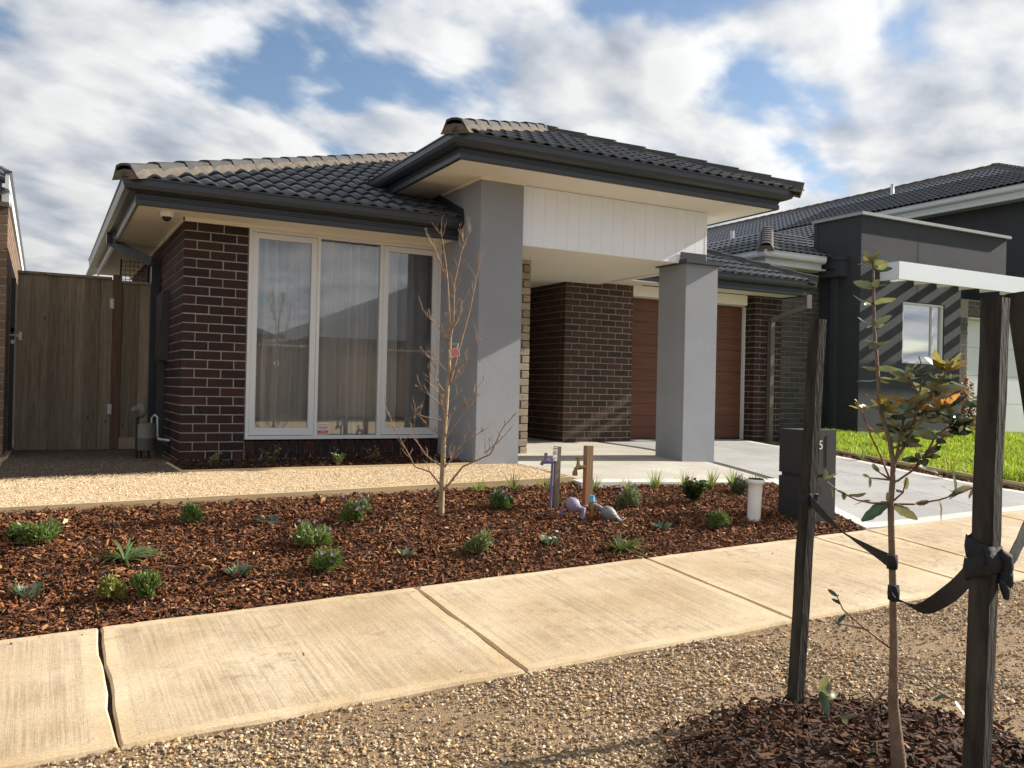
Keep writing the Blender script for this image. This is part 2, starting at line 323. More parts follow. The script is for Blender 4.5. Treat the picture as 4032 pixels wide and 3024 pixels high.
def two_faced(m, under):
    nt = m.node_tree; b = nt.nodes['Principled BSDF']; N = nt.nodes.new; L = nt.links.new
    src = b.inputs['Base Color'].links[0].from_socket; ge = N('ShaderNodeNewGeometry'); mx = N('ShaderNodeMix'); mx.data_type = 'RGBA'
    L(ge.outputs['Backfacing'], mx.inputs[0]); L(src, mx.inputs[6]); mx.inputs[7].default_value = _rgba(under); L(mx.outputs[2], b.inputs['Base Color'])
two_faced(M_LEAFT, (.30, .32, .20)); two_faced(M_LEAFP, (.36, .35, .20))
def curtain_mat():
    m, nt, b = _base('sheer_curtain'); N = nt.nodes.new; L = nt.links.new
    b.inputs['Base Color'].default_value = (0.86, 0.85, 0.83, 1); b.inputs['Roughness'].default_value = 0.95
    tl = N('ShaderNodeBsdfTranslucent'); tl.inputs[0].default_value = (0.75, 0.74, 0.72, 1)
    tr = N('ShaderNodeBsdfTransparent')
    a = N('ShaderNodeMixShader'); a.inputs[0].default_value = 0.35; L(b.outputs[0], a.inputs[1]); L(tl.outputs[0], a.inputs[2])
    c = N('ShaderNodeMixShader'); c.inputs[0].default_value = 0.10; L(a.outputs[0], c.inputs[1]); L(tr.outputs[0], c.inputs[2])
    L(c.outputs[0], nt.nodes['Material Output'].inputs[0]); return m
M_CURTAIN = curtain_mat()
M_DRAPE = mat('grey_drape', (0.30, 0.29, 0.28), 0.95, 0.1)

# ------------------------------------------------------------------ object helpers
WM = {}
def tag(o, label=None, cat=None, group=None, kind=None):
    if label: o['label'] = label
    if cat: o['category'] = cat
    if group: o['group'] = group
    if kind: o['kind'] = kind
    return o
def put(o, parent=None, world=None):
    C.objects.link(o)
    w = world if world is not None else Matrix.Identity(4)
    WM[o.name] = w
    if parent is not None:
        o.parent = parent
        o.matrix_parent_inverse = WM[parent.name].inverted()
    o.matrix_basis = w
    return o
def empty(name, loc, label=None, cat=None, group=None):
    o = bpy.data.objects.new(name, None); o.empty_display_size = 0.1
    put(o, None, Matrix.Translation(Vector(loc)))
    return tag(o, label, cat, group)
def inst(name, mesh, world, parent=None):
    o = bpy.data.objects.new(name, mesh); return put(o, parent, world)

class MB:
    def __init__(s): s.v = []; s.f = []; s.c = None
    def add(s, vs, fs):
        k = len(s.v); s.v += [tuple(p) for p in vs]; s.f += [tuple(i + k for i in f) for f in fs]; return s
    def box(s, x0, x1, y0, y1, z0, z1):
        return s.add([(x0, y0, z0), (x1, y0, z0), (x1, y1, z0), (x0, y1, z0), (x0, y0, z1), (x1, y0, z1), (x1, y1, z1), (x0, y1, z1)],
                     [(0, 3, 2, 1), (4, 5, 6, 7), (0, 1, 5, 4), (1, 2, 6, 5), (2, 3, 7, 6), (3, 0, 4, 7)])
    def obox(s, c, ax, ay, az):
        c, ax, ay, az = map(Vector, (c, ax, ay, az))
        P = [c + ax * i + ay * j + az * k for k in (-1, 1) for (i, j) in ((-1, -1), (1, -1), (1, 1), (-1, 1))]
        return s.add(P, [(0, 3, 2, 1), (4, 5, 6, 7), (0, 1, 5, 4), (1, 2, 6, 5), (2, 3, 7, 6), (3, 0, 4, 7)])
    def bar(s, a, b, w, h, up=(0, 0, 1)):
        a, b, up = Vector(a), Vector(b), Vector(up); d = (b - a); l = d.length; d.normalize()
        sd = d.cross(up)
        if sd.length < 1e-4: sd = d.cross(Vector((0, 1, 0)))
        sd.normalize(); u = sd.cross(d)
        return s.obox((a + b) / 2, d * l / 2, sd * w / 2, u * h / 2)
    def tube(s, pts, rad, n=8, cap=True):
        pts = [Vector(p) for p in pts]
        if not hasattr(rad, '__len__'): rad = [rad] * len(pts)
        k0 = len(s.v); prev = None
        for i, p in enumerate(pts):
            d = (pts[min(i + 1, len(pts) - 1)] - pts[max(i - 1, 0)]).normalized()
            a = d.orthogonal().normalized() if prev is None else (prev - d * prev.dot(d)).normalized()
            prev = a; bb = d.cross(a)
            for j in range(n):
                t = 2 * math.pi * j / n
                s.v.append(tuple(p + (a * math.cos(t) + bb * math.sin(t)) * rad[i]))
        for i in range(len(pts) - 1):
            for j in range(n):
                q = k0 + i * n
                s.f.append((q + j, q + (j + 1) % n, q + n + (j + 1) % n, q + n + j))
        if cap:
            for base, rv in ((k0, 1), (k0 + (len(pts) - 1) * n, 0)):
                c0 = len(s.v); s.v += s.v[base:base + n]; f_ = tuple(range(c0, c0 + n)); s.f.append(f_[::-1] if rv else f_)
        return s
    def lathe(s, prof, c, n=20, axis=(0, 0, 1)):
        ax = Vector(axis).normalized(); a = ax.orthogonal().normalized(); b = ax.cross(a); c = Vector(c); k0 = len(s.v)
        for r, z in prof:
            for j in range(n):
                t = 2 * math.pi * j / n; s.v.append(tuple(c + ax * z + (a * math.cos(t) + b * math.sin(t)) * max(r, 1e-4)))
        for i in range(len(prof) - 1):
            for j in range(n):
                q = k0 + i * n; s.f.append((q + j, q + (j + 1) % n, q + n + (j + 1) % n, q + n + j))
        for base, rv in ((k0, 1), (k0 + (len(prof) - 1) * n, 0)):
            c0 = len(s.v); s.v += s.v[base:base + n]; f_ = tuple(range(c0, c0 + n)); s.f.append(f_[::-1] if rv else f_)
        return s
    def prism(s, poly, z0, z1):
        n = len(poly)
        return s.add([(x, y, z0) for x, y in poly] + [(x, y, z1) for x, y in poly],
                     [tuple(range(n))[::-1], tuple(range(n, 2 * n))] + [(i, (i + 1) % n, n + (i + 1) % n, n + i) for i in range(n)])
    def mesh(s, name, m, smooth=False):
        me = bpy.data.meshes.new(name); me.from_pydata(s.v, [], s.f); me.materials.append(m)
        if smooth: me.polygons.foreach_set('use_smooth', [True] * len(me.polygons))
        me.update(); return me
    def build(s, name, m, parent=None, smooth=False, fix=True):
        me = s.mesh(name, m, smooth)
        if fix:
            bm = bmesh.new(); bm.from_mesh(me); bmesh.ops.recalc_face_normals(bm, faces=bm.faces); bm.to_mesh(me); bm.free()
        o = bpy.data.objects.new(name, me); return put(o, parent)

def np_mesh(name, verts, faces, m, col=None, parent=None, smooth=False):
    """verts (n,3), faces (k,3 or 4); col per vertex (n,3)"""
    me = bpy.data.meshes.new(name); nv, (nf, fs) = len(verts), faces.shape
    me.vertices.add(nv); me.vertices.foreach_set('co', np.ascontiguousarray(verts, dtype=np.float32).ravel())
    me.loops.add(nf * fs); me.loops.foreach_set('vertex_index', np.ascontiguousarray(faces, dtype=np.int32).ravel())
    me.polygons.add(nf); me.polygons.foreach_set('loop_start', np.arange(0, nf * fs, fs, dtype=np.int32)); me.polygons.foreach_set('loop_total', np.full(nf, fs, dtype=np.int32))
    me.polygons.foreach_set('use_smooth', np.full(nf, bool(smooth)))
    if col is not None:
        a = me.attributes.new('Col', 'FLOAT_COLOR', 'POINT'); cc = np.ones((nv, 4), dtype=np.float32); cc[:, :3] = col; a.data.foreach_set('color', cc.ravel())
    me.materials.append(m); me.update(calc_edges=True); me.validate()
    o = bpy.data.objects.new(name, me); return put(o, parent)

def rots(yaw, tilt_ax, tilt):
    """rotation matrices: yaw about z then a tilt about a horizontal axis"""
    n = len(yaw); c, s = np.cos(yaw), np.sin(yaw); Z = np.zeros((n, 3, 3)); Z[:, 0, 0] = c; Z[:, 0, 1] = -s; Z[:, 1, 0] = s; Z[:, 1, 1] = c; Z[:, 2, 2] = 1
    k = np.stack([np.cos(tilt_ax), np.sin(tilt_ax), np.zeros(n)], 1); K = np.zeros((n, 3, 3))
    K[:, 0, 1] = -k[:, 2]; K[:, 0, 2] = k[:, 1]; K[:, 1, 0] = k[:, 2]; K[:, 1, 2] = -k[:, 0]; K[:, 2, 0] = -k[:, 1]; K[:, 2, 1] = k[:, 0]
    st, ct = np.sin(tilt)[:, None, None], np.cos(tilt)[:, None, None]
    T = np.eye(3)[None] + st * K + (1 - ct) * (K @ K)
    return T @ Z
def scatter(name, pts, shape_v, shape_f, scale, R, col, m, parent=None, jitter=0.0):
    n, k = len(pts), len(shape_v)
    V = shape_v[None] * scale[:, None, :]
    if jitter: V = V * (1 + RNG.uniform(-jitter, jitter, V.shape))
    V = np.einsum('nij,nkj->nki', R, V) + pts[:, None, :]
    F = (shape_f[None] + (np.arange(n) * k)[:, None, None]).reshape(-1, shape_f.shape[1])
    return np_mesh(name, V.reshape(-1, 3), F, m, np.repeat(col, k, axis=0), parent)

# ------------------------------------------------------------------ ground heights
YN, YF, YE = 3.446, 4.82, 6.5
def zf(X): return -0.515 + 0.0285 * X
def zn(X): return -0.603 + 0.0262 * X
CTRL = np.array([(4.25, 7.7, -0.012), (4.2, 6.5, -0.052), (4.9, 8.55, 0.006), (6.33, 7.6, -0.034), (6.8, 7.6, -0.052), (6.2, 9.96, 0.028), (7.33, 10.05, 0.038),
                 (9.65, 9.9, 0.02), (10.2, 9.96, 0.0), (9.0, 7.77, -0.055), (9.15, 6.02, -0.20), (9.2, 4.82, -0.262), (5.94, 4.82, -0.338), (7.5, 4.82, -0.305),
                 (6.7, 6.53, -0.168), (6.1, 5.2, -0.30), (5.03, 6.55, -0.085), (5.88, 6.62, -0.118), (5.5, 9.5, 0.03), (5.5, 12, 0.05), (8, 12, 0.06), (10.2, 7.5, -0.07), (7.9, 7.0, -0.125)])
def _tps():
    X = CTRL[:, :2]; n = len(X); r = np.linalg.norm(X[:, None] - X[None], axis=2); K = np.where(r > 0, r * r * np.log(r + 1e-9), 0) + 0.25 * np.eye(n)
    A = np.zeros((n + 3, n + 3)); A[:n, :n] = K; A[:n, n] = 1; A[:n, n + 1:] = X; A[n, :n] = 1; A[n + 1:, :n] = X.T
    return np.linalg.solve(A, np.concatenate([CTRL[:, 2], np.zeros(3)]))
_W = _tps()
def zdrive(X, Y):
    X = np.asarray(X, float); Y = np.asarray(Y, float)
    r = np.sqrt((X[..., None] - CTRL[:, 0]) ** 2 + (Y[..., None] - CTRL[:, 1]) ** 2)
    n = len(CTRL)
    return (np.where(r > 0, r * r * np.log(r + 1e-9), 0) * _W[:n]).sum(-1) + _W[n] + _W[n + 1] * X + _W[n + 2] * Y
def slab_front(X): return 6.5 + 0.08 * (X - 4.2)
def drive_left(Y): return np.interp(Y, [4.82, 6.7, 12], [5.94, 6.7, 6.7])
def zbed(X, Y):
    X = np.asarray(X, float); Y = np.asarray(Y, float)
    yt = np.where(X < 4.2, YE, 6.5 + 0.08 * (X - 4.2)); zt = np.where(X < 4.2, -0.14 + 0.0105 * X, -0.096 - 0.034 * (X - 4.2))
    t = np.clip((Y - YF) / (yt - YF), 0, 1)
    w = 0.012 * np.sin(3.1 * X + 1.3 * Y) * np.sin(2.3 * Y + 0.7 * X) + 0.008 * np.sin(9 * X + 2) * np.sin(8 * Y)
    return zf(X) - 0.02 + (zt - zf(X) + 0.02) * t + 0.035 * np.sin(t * math.pi) * 0.5 + w * np.sin(np.clip(t, 0.05, 0.95) * math.pi)
def zverge(X, Y):
    X = np.asarray(X, float); Y = np.asarray(Y, float)
    z = zn(X) - 0.012 * (YN - Y) - 0.018
    d = np.sqrt(((X - 2.52) / 0.80) ** 2 + ((Y - 2.02) / 0.72) ** 2)
    m = np.where(d < 1, 0.11 * np.clip(1 - d ** 2, 0, 1) ** 1.2, 0); hole = np.exp(-(((X - 2.62) / 0.16) ** 2 + ((Y - 1.72) / 0.16) ** 2)) * 0.05
    return z + m - hole + 0.006 * np.sin(7 * X) * np.sin(6 * Y)
def zgrav(X, Y):
    X = np.asarray(X, float); Y = np.asarray(Y, float)
    return np.minimum(-0.012, -0.108 + 0.0155 * X + (Y - YE) * 0.078) + np.where(Y > 8.2, -0.02 * np.clip(Y - 8.2, 0, 1.5), 0)
def zlawn(X, Y):
    X = np.asarray(X, float); Y = np.asarray(Y, float)
    return np.minimum(-0.245 + 0.018 * (X - 9.2) + 0.072 * (Y - 4.82), 0.10)

def sheet(name, xs, ys, zfun, m, parent=None, skirt=0.0, smooth=True):
    X, Y = np.meshgrid(xs, ys); Z = zfun(X, Y); nx, ny = len(xs), len(ys)
    V = np.stack([X, Y, Z], -1).reshape(-1, 3); i = np.arange((ny - 1) * nx).reshape(ny - 1, nx)[:, :-1].ravel()
    F = np.stack([i, i + 1, i + nx + 1, i + nx], 1)
    return np_mesh(name, V, F, m, None, parent, smooth)

# ================================================================== SETTING
g = MB(); g.add([(-400, -400, -0.9), (400, -400, -0.9), (400, 400, -0.9), (-400, 400, -0.9)], [(0, 1, 2, 3)])
tag(g.build('ground', M_GROUND), kind='structure')
tag(sheet('verge', np.linspace(-6, 14, 161), np.linspace(-0.55, YN + 0.03, 41), zverge, M_SAND), kind='structure')
tag(sheet('garden_bed', np.linspace(-5, 6.72, 118), np.linspace(YF - 0.03, 7.05, 42), lambda X, Y: np.where(Y > np.where(X < 4.2, 6.52, slab_front(X)), zbed(X, Y) - 0.06, zbed(X, Y)), M_SOIL), kind='structure')
tag(sheet('gravel_path', np.linspace(-3.2, 4.34, 60), np.linspace(YE, 11.5, 50), lambda X, Y: np.where(X < 4.2, zgrav(X, Y), zgrav(X, Y) - 0.09), M_GRIT), kind='structure')
def lawn_sheet():
    us, ys = np.linspace(0, 1, 40), np.linspace(YF + 0.02, 10.9, 40); U, Y = np.meshgrid(us, ys); x0 = np.interp(Y, [4.82, 7.0, 9.2, 9.9, 12], [9.32, 9.24, 9.44, 10.34, 10.4]); X = x0 + (22 - x0) * U
    V = np.stack([X, Y, zlawn(X, Y)], -1).reshape(-1, 3); i = np.arange(39 * 40).reshape(39, 40)[:, :-1].ravel()
    return np_mesh('lawn', V, np.stack([i, i + 1, i + 41, i + 40], 1), M_SOD, None, None, True)
tag(lawn_sheet(), kind='structure')
# road, kerb and far side behind the camera
k = MB(); k.add([(-60, -7.4, -0.86), (60, -7.4, -0.82), (60, -0.95, -0.82), (-60, -0.95, -0.86)], [(0, 1, 2, 3)]); tag(k.build('road', M_ASPHALT), kind='structure')
kerb = MB(); kerb.box(-60, 60, -0.95, -0.55, -0.9, -0.68); tag(kerb.build('kerb', M_DRIVEB), kind='structure')
kerb = MB(); kerb.box(-60, 60, -7.8, -7.4, -0.9, -0.68); tag(kerb.build('kerb', M_DRIVEB), kind='structure')
k = MB(); k.add([(-60, -40, -0.3), (60, -40, -0.3), (60, -7.8, -0.69), (-60, -7.8, -0.69)], [(0, 1, 2, 3)]); tag(k.build('far_verge', M_GRIT), kind='structure')

# footpath: separate slabs with open joints
fp = MB(); fp.box(-6, 14, YN - 0.02, YF + 0.02, -1.0, -0.98)
fpath = tag(fp.build('footpath', M_SOIL), kind='structure')
fj = MB()
JO = [-4.78, -3.1, -1.42, 0.275, 1.985, 3.70, 5.32, 5.94, 7.62, 9.3, 10.98, 12.66, 14.3]
for i in range(len(JO) - 1):
    x0, x1 = JO[i], JO[i + 1]; gap = 0.011 if i == 2 or i == 3 else 0.013
    if i == 3: x0 += 0.004
    x0 += gap / 2; x1 -= gap / 2
    xs = np.concatenate([[x0, x0 + 0.009], np.linspace(x0 + 0.06, x1 - 0.06, 13), [x1 - 0.009, x1]]); ys = np.concatenate([[YN, YN + 0.009], np.linspace(YN + 0.06, YF - 0.06, 9), [YF - 0.009, YF]]); nx, ny = len(xs), len(ys)
    cx, cy = (x0 + x1) / 2, (YN + YF) / 2; zc = float((zn(cx) + zf(cx)) / 2)
    V = []; 
    wob = 0.003 + (0.003 if i in (2, 3) else 0)
    for yy in ys:
        for xx in xs:
            t = (yy - YN) / (YF - YN); e = min(xx - x0, x1 - xx, yy - YN, YF - yy)
            dx = (wob * math.sin(yy * 9 + i) + 0.6 * wob * math.sin(yy * 23 + 2 * i)) if (xx - x0 < 0.01 or x1 - xx < 0.01) else 0
            dy = 0.006 * math.sin(xx * 5 + 2 * i) + 0.004 * math.sin(xx * 13) if (yy - YN < 0.01 or YF - yy < 0.01) else 0
            V.append((xx - cx + dx, yy - cy + dy, zn(xx) + (zf(xx) - zn(xx)) * t - (0.012 if e < 1e-6 else 0) - zc))
    F = [(j * nx + q, j * nx + q + 1, (j + 1) * nx + q + 1, (j + 1) * nx + q) for j in range(ny - 1) for q in range(nx - 1)]
    ring = [q for q in range(nx)] + [j * nx + nx - 1 for j in range(1, ny)] + [(ny - 1) * nx + q for q in range(nx - 2, -1, -1)] + [j * nx for j in range(ny - 2, 0, -1)]
    b0 = len(V); V += [(V[q][0], V[q][1], V[q][2] - 0.1) for q in ring]; n = len(ring)
    F += [(ring[q], b0 + q, b0 + (q + 1) % n, ring[(q + 1) % n]) for q in range(n)]
    mm = concrete_mat('path_concrete_%d' % i, (0.43, 0.318, 0.190), (0.57, 0.462, 0.322), (0.21, 0.133, 0.075), 'Y', 0.7, (x0 - cx, x1 - cx, YN - cy, YF - cy, 0.075))
    s_ = MB().add(V, F); me = s_.mesh('slab', mm, False)
    inst('slab', me, Matrix.Translation((cx, cy, zc)), fpath)

for x in JO[1:-1]:
    za, zb_ = float(zn(x)) - 0.028, float(zf(x)) - 0.028
    fj.add([(x - 0.05, YN, za), (x + 0.05, YN, za), (x + 0.05, YF, zb_), (x - 0.05, YF, zb_)], [(0, 1, 2, 3)])
fj.build('joint_dirt', M_SOIL, fpath)
# driveway and porch slab with borders
def patch(name, fx, vs, us, m, parent, dz=0.0, skirt=0.12):
    """surface patch: fx(u,v)->(x,y) arrays"""
    U, Vv = np.meshgrid(us, vs); X, Y = fx(U, Vv); Z = zdrive(X, Y) + dz; nx, ny = len(us), len(vs)
    P = np.stack([X, Y, Z], -1).reshape(-1, 3).tolist(); F = [(j * nx + q, j * nx + q + 1, (j + 1) * nx + q + 1, (j + 1) * nx + q) for j in range(ny - 1) for q in range(nx - 1)]
    ring = [q for q in range(nx)] + [j * nx + nx - 1 for j in range(1, ny)] + [(ny - 1) * nx + q for q in range(nx - 2, -1, -1)] + [j * nx for j in range(ny - 2, 0, -1)]
    b0 = len(P); P += [[P[q][0], P[q][1], P[q][2] - skirt] for q in ring]; n = len(ring)
    F += [(ring[q], b0 + q, b0 + (q + 1) % n, ring[(q + 1) % n]) for q in range(n)]
    o = MB().add(P, F).build(name, m, parent, fix=False)
    return o
drv = MB(); drv.box(4.3, 9.9, 5.4, 11.5, -0.62, -0.6); drv = tag(drv.build('driveway', M_SOIL), kind='structure')
bw = 0.15
def R_(Y): return np.interp(Y, [4.82, 7.0, 9.2, 12], [9.2, 9.1, 9.3, 10.24])
lin = np.linspace
mid = lambda Y: (drive_left(Y) + R_(Y)) / 2 + 0.2
patch('slab', lambda u, v: ((drive_left(v) + bw) * (1 - u) + (mid(v) - 0.004) * u, v), lin(YF + bw, 10.25, 50), lin(0, 1, 14), M_DRIVE, drv)
patch('slab', lambda u, v: ((mid(v) + 0.004) * (1 - u) + (R_(v) - bw) * u, v), lin(YF + bw, 10.25, 50), lin(0, 1, 14), M_DRIVE, drv)
patch('border', lambda u, v: (drive_left(v) + u * (bw - 0.003), v), lin(YF + bw + 0.002, 6.7, 20), lin(0, 1, 3), M_DRIVEB, drv, 0.002)
patch('border', lambda u, v: (R_(v) - (1 - u) * (bw - 0.003), v), lin(YF + bw + 0.002, 10.2, 40), lin(0, 1, 3), M_DRIVEB, drv, 0.002)
patch('border', lambda u, v: (drive_left(v) * (1 - u) + R_(v) * u, v), lin(YF + 0.004, YF + bw - 0.001, 4), lin(0, 1, 20), M_DRIVEB, drv, 0.003)
patch('slab', lambda u, v: (4.235 + u * (6.7 - 4.235), slab_front(4.235 + u * (6.7 - 4.235)) * (1 - v) + 12.0 * v), lin(0, 1, 50), lin(0, 1, 20), M_PORCH, drv)
patch('border', lambda u, v: (4.16 + u * 2.5, slab_front(4.16 + u * 2.5) - 0.15 + v * 0.147), lin(0, 1, 4), lin(0, 1, 20), M_DRIVEB, drv, 0.001, 0.1)

# ------------------------------------------------------------------ timber edging
def edging(pts, label, h=0.09, w=0.022, zoff=0.0):
    o = empty('timber_edging', (pts[0][0], pts[0][1], pts[0][2] - h), label, 'edging', 'timber garden edging')
    for a, b in zip(pts[:-1], pts[1:]):
        mb = MB(); A, B = Vector(a), Vector(b); mb.bar(A + Vector((0, 0, -h / 2)), B + Vector((0, 0, -h / 2)), w, h); mb.build('board', M_EDGE, o)
    return o
ze = lambda X: -0.098 + 0.0155 * X
edging([(-4.0, YE - 0.01, ze(-4.0)), (-1.4, YE - 0.01, ze(-1.4)), (1.38, YE - 0.01, ze(1.38)), (4.15, YE - 0.01, ze(4.15) + 0.005)], 'long pale timber board edging between gravel path and bark garden bed', 0.13, 0.03)
edging([(1.02, 8.42, 0.0), (1.03, 7.60, 0.004), (3.74, 7.60, 0.010)], 'thin pale timber edging around the planted bed under the window', 0.09)
edging([(-0.27, 10.5, -0.03), (-0.30, 7.6, -0.03)], 'short weathered timber edging beside the neighbouring brick wall at far left', 0.06)
edging([(9.34, 4.95, -0.2), (9.28, 7.0, -0.05), (9.46, 9.2, 0.09)], 'dark timber edging between driveway and bright green lawn', 0.11)

tag(sheet('side_passage', np.linspace(-.29, 1.12, 12), np.linspace(7.45, 11.0, 24), lambda X, Y: zgrav(X, Y) + .004 - np.where(Y < 7.5, .012, 0), mat('passage_soil', (.085, .062, .042), .95, .3, 9, .6, 80, bdist=.01)), kind='structure')
# window bed soil
wb = MB(); wb.box(1.04, 3.74, 7.612, 8.56, -0.2, -0.012); tag(wb.build('window_bed', M_SOIL), kind='structure')

# ================================================================== BRICKWORK
_bm = {}
def brick_mesh(dx, dy, dz, m):
    key = (round(dx, 3), round(dy, 3), round(dz, 3), m.name)
    if key not in _bm:
        c = 0.0035; mb = MB()
        bm = bmesh.new(); bmesh.ops.create_cube(bm, size=1.0)
        for v in bm.verts: v.co.x *= dx; v.co.y *= dy; v.co.z *= dz
        bmesh.ops.bevel(bm, geom=[e for e in bm.edges], offset=c, segments=1, affect='EDGES')
        me = bpy.data.meshes.new('brick'); bm.to_mesh(me); bm.free(); me.materials.append(m); _bm[key] = me
    return _bm[key]
def put_brick(b, m, parent):
    x0, x1, y0, y1, z0, z1 = b
    j = [random.uniform(-0.0012, 0.0012) for _ in range(3)]
    me = brick_mesh(x1 - x0, y1 - y0, z1 - z0, m)
    return inst('brick', me, Matrix.Translation(((x0 + x1) / 2 + j[0], (y0 + y1) / 2 + j[1], (z0 + z1) / 2 + j[2])), parent)
def stuff_bricks(bs, m, parent, name='brickwork'):
    if not bs: return
    B = np.array(bs); n = len(B)
    u = np.array([(0, 0, 0), (1, 0, 0), (1, 1, 0), (0, 1, 0), (0, 0, 1), (1, 0, 1), (1, 1, 1), (0, 1, 1)], float)
    lo, hi = B[:, [0, 2, 4]], B[:, [1, 3, 5]]
    V = lo[:, None] + u[None] * (hi - lo)[:, None]; V += RNG.uniform(-0.0012, 0.0012, (n, 1, 3))
    f = np.array([(0, 3, 2, 1), (4, 5, 6, 7), (0, 1, 5, 4), (1, 2, 6, 5), (2, 3, 7, 6), (3, 0, 4, 7)])
    F = (f[None] + (np.arange(n) * 8)[:, None, None]).reshape(-1, 4)
    o = np_mesh(name, V.reshape(-1, 3), F, m, None, parent)
    a = o.data.attributes.new('Rnd', 'FLOAT', 'POINT'); a.data.foreach_set('value', np.repeat(RNG.random(n), 8).astype(np.float32))
    return tag(o, kind='stuff')
def run(a, b, start):
    """stretchers between a and b, first one beginning at start (<= a)"""
    out = []; s = start
    while s < b - 0.012:
        e = min(s + 0.23, b); s2 = max(s, a)
        if e - s2 > 0.02: out.append((s2, e))
        s += 0.24
    return out
CH = 0.086
def zc(n): return n * CH + 0.005, n * CH + 0.081
def front_wall(x0, x1, Y, n0, n1, ztop, corner_left=True, corner_right=False, off=0.0, t=0.11):
    out = []
    for n in range(n0, n1):
        a, b = zc(n); b = min(b, ztop)
        if b - a < 0.012: continue
        odd = n % 2
        xa = x0 + (0.12 if (odd and corner_left) else 0); xb = x1 - (0.12 if (odd and corner_right) else 0)
        st = xa if corner_left else x0 - (0.12 if odd else 0) + off
        for s, e in run(xa, xb, st): out.append((s, e, Y, Y + t, a, b))
    return out
def side_wall(X, y0, y1, n0, n1, ztop, face=-1, t=0.11):
    """wall along Y, outer face at X facing -X (face=-1) or +X; its odd courses own the corner at y0"""
    out = []
    for n in range(n0, n1):
        a, b = zc(n); b = min(b, ztop)
        if b - a < 0.012: continue
        ya = y0 if n % 2 else y0 + 0.12
        xa, xb = (X, X + t) if face < 0 else (X - t, X)
        for s, e in run(ya, y1, ya): out.append((xa, xb, s, e, a, b))
    return out

# ================================================================== ROOF PIECES
def tile_mesh():
    W, Lh, ns = 0.305, 0.345, 12; th = 0.014
    xs = [W * i / ns for i in range(ns + 1)]
    pr = lambda x: 0.032 * (0.5 - 0.5 * math.cos(2 * math.pi * x / 0.1525)) ** 0.75
    V = [(x, 0, pr(x) + 0.026) for x in xs] + [(x, Lh, pr(x) + 0.002) for x in xs] + [(x, 0, pr(x) + 0.026 - th) for x in xs]
    n = ns + 1
    F = [(i, i + 1, n + i + 1, n + i) for i in range(ns)] + [(2 * n + i, 2 * n + i + 1, i + 1, i) for i in range(ns)]
    me = bpy.data.meshes.new('roof_tile'); me.from_pydata(V, [], F); me.materials.append(M_TILE)
    me.polygons.foreach_set('use_smooth', [i < ns for i in range(len(F))]); me.update(); return me
TILE = tile_mesh()
def tile_roof(parent, O, U, Vd, i0, i1, rows, clips, budget=10 ** 6, order=None):
    """tiles on the plane through O with eave direction U and up-slope direction Vd; clips: (point, normal) keep dot>=0"""
    O, U, Vd = Vector(O), Vector(U).normalized(), Vector(Vd).normalized(); N = U.cross(Vd)
    rest = []; made = 0
    cells = [(i, j) for j in range(rows) for i in range(i0, i1)]
    if order: cells.sort(key=order)
    for i, j in cells:
        p = O + U * (i * 0.30 + (0.15 if j % 2 else 0) * 0) + Vd * (j * 0.32)
        M = Matrix((U, Vd, N)).transposed().to_4x4(); M.translation = p
        cs = [p + U * a * 0.305 + Vd * b * 0.345 for a in (0, 1) for b in (0, 1)]
        st = 1
        for cp, cn in clips:
            d = [(c - Vector(cp)).dot(Vector(cn)) for c in cs]
            if max(d) <= 0.01: st = 0; break
            if min(d) < 0: st = 2
        if st == 0: continue
        if made >= budget:
            rest.append((M, st)); continue
        made += 1
        if st == 1: inst('roof_tile', TILE, M, parent)
        else:
            bm = bmesh.new(); bm.from_mesh(TILE); Mi = M.inverted()
            for cp, cn in clips:
                bmesh.ops.bisect_plane(bm, geom=bm.verts[:] + bm.edges[:] + bm.faces[:], plane_co=Mi @ Vector(cp), plane_no=Mi.to_3x3() @ Vector(cn), clear_inner=True)
            if bm.faces:
                me = bpy.data.meshes.new('roof_tile'); bm.to_mesh(me); me.materials.append(M_TILE); inst('roof_tile', me, M, parent)
            bm.free()
    if rest:
        tv = np.array([v.co[:] for v in TILE.vertices]); tf = np.array([p.vertices[:] for p in TILE.polygons]); VV = []; FF = []; k = 0
        bmx = bmesh.new()
        for M, st in rest:
            Mn = np.array(M); VV.append(tv @ Mn[:3, :3].T + Mn[:3, 3]); FF.append(tf + k); k += len(tv)
        o = np_mesh('roof_tiling', np.concatenate(VV), np.concatenate(FF), M_TILE, None, parent); tag(o, kind='stuff')
        clipped = [c for c in clips]
        bm = bmesh.new(); bm.from_mesh(o.data)
        for cp, cn in clipped:
            bmesh.ops.bisect_plane(bm, geom=bm.verts[:] + bm.edges[:] + bm.faces[:], plane_co=Vector(cp), plane_no=Vector(cn), clear_inner=True)
        bm.to_mesh(o.data); bm.free()
    return made
def cap_mesh(w=0.115, hgt=0.050, L=0.42):
    pf = [(-w, -0.05), (-w * 0.62, hgt * 0.72), (-w * 0.22, hgt), (w * 0.22, hgt), (w * 0.62, hgt * 0.72), (w, -0.05)]
    V = []; n = len(pf)
    for y, s, dz in ((0, 1.0, 0.016), (L, 0.92, 0.0)):
        V += [(x * s, y, z * s + dz) for x, z in pf]
    V += [(x * 0.86, 0, z * 0.80 + 0.006) for x, z in pf]
    F = [(i, i + 1, n + i + 1, n + i) for i in range(n - 1)] + [(2 * n + i, 2 * n + i + 1, i + 1, i) for i in range(n - 1)]
    me = bpy.data.meshes.new('ridge_cap'); me.from_pydata(V, [], F); me.materials.append(M_CAP); me.update(); return me
CAP = cap_mesh()
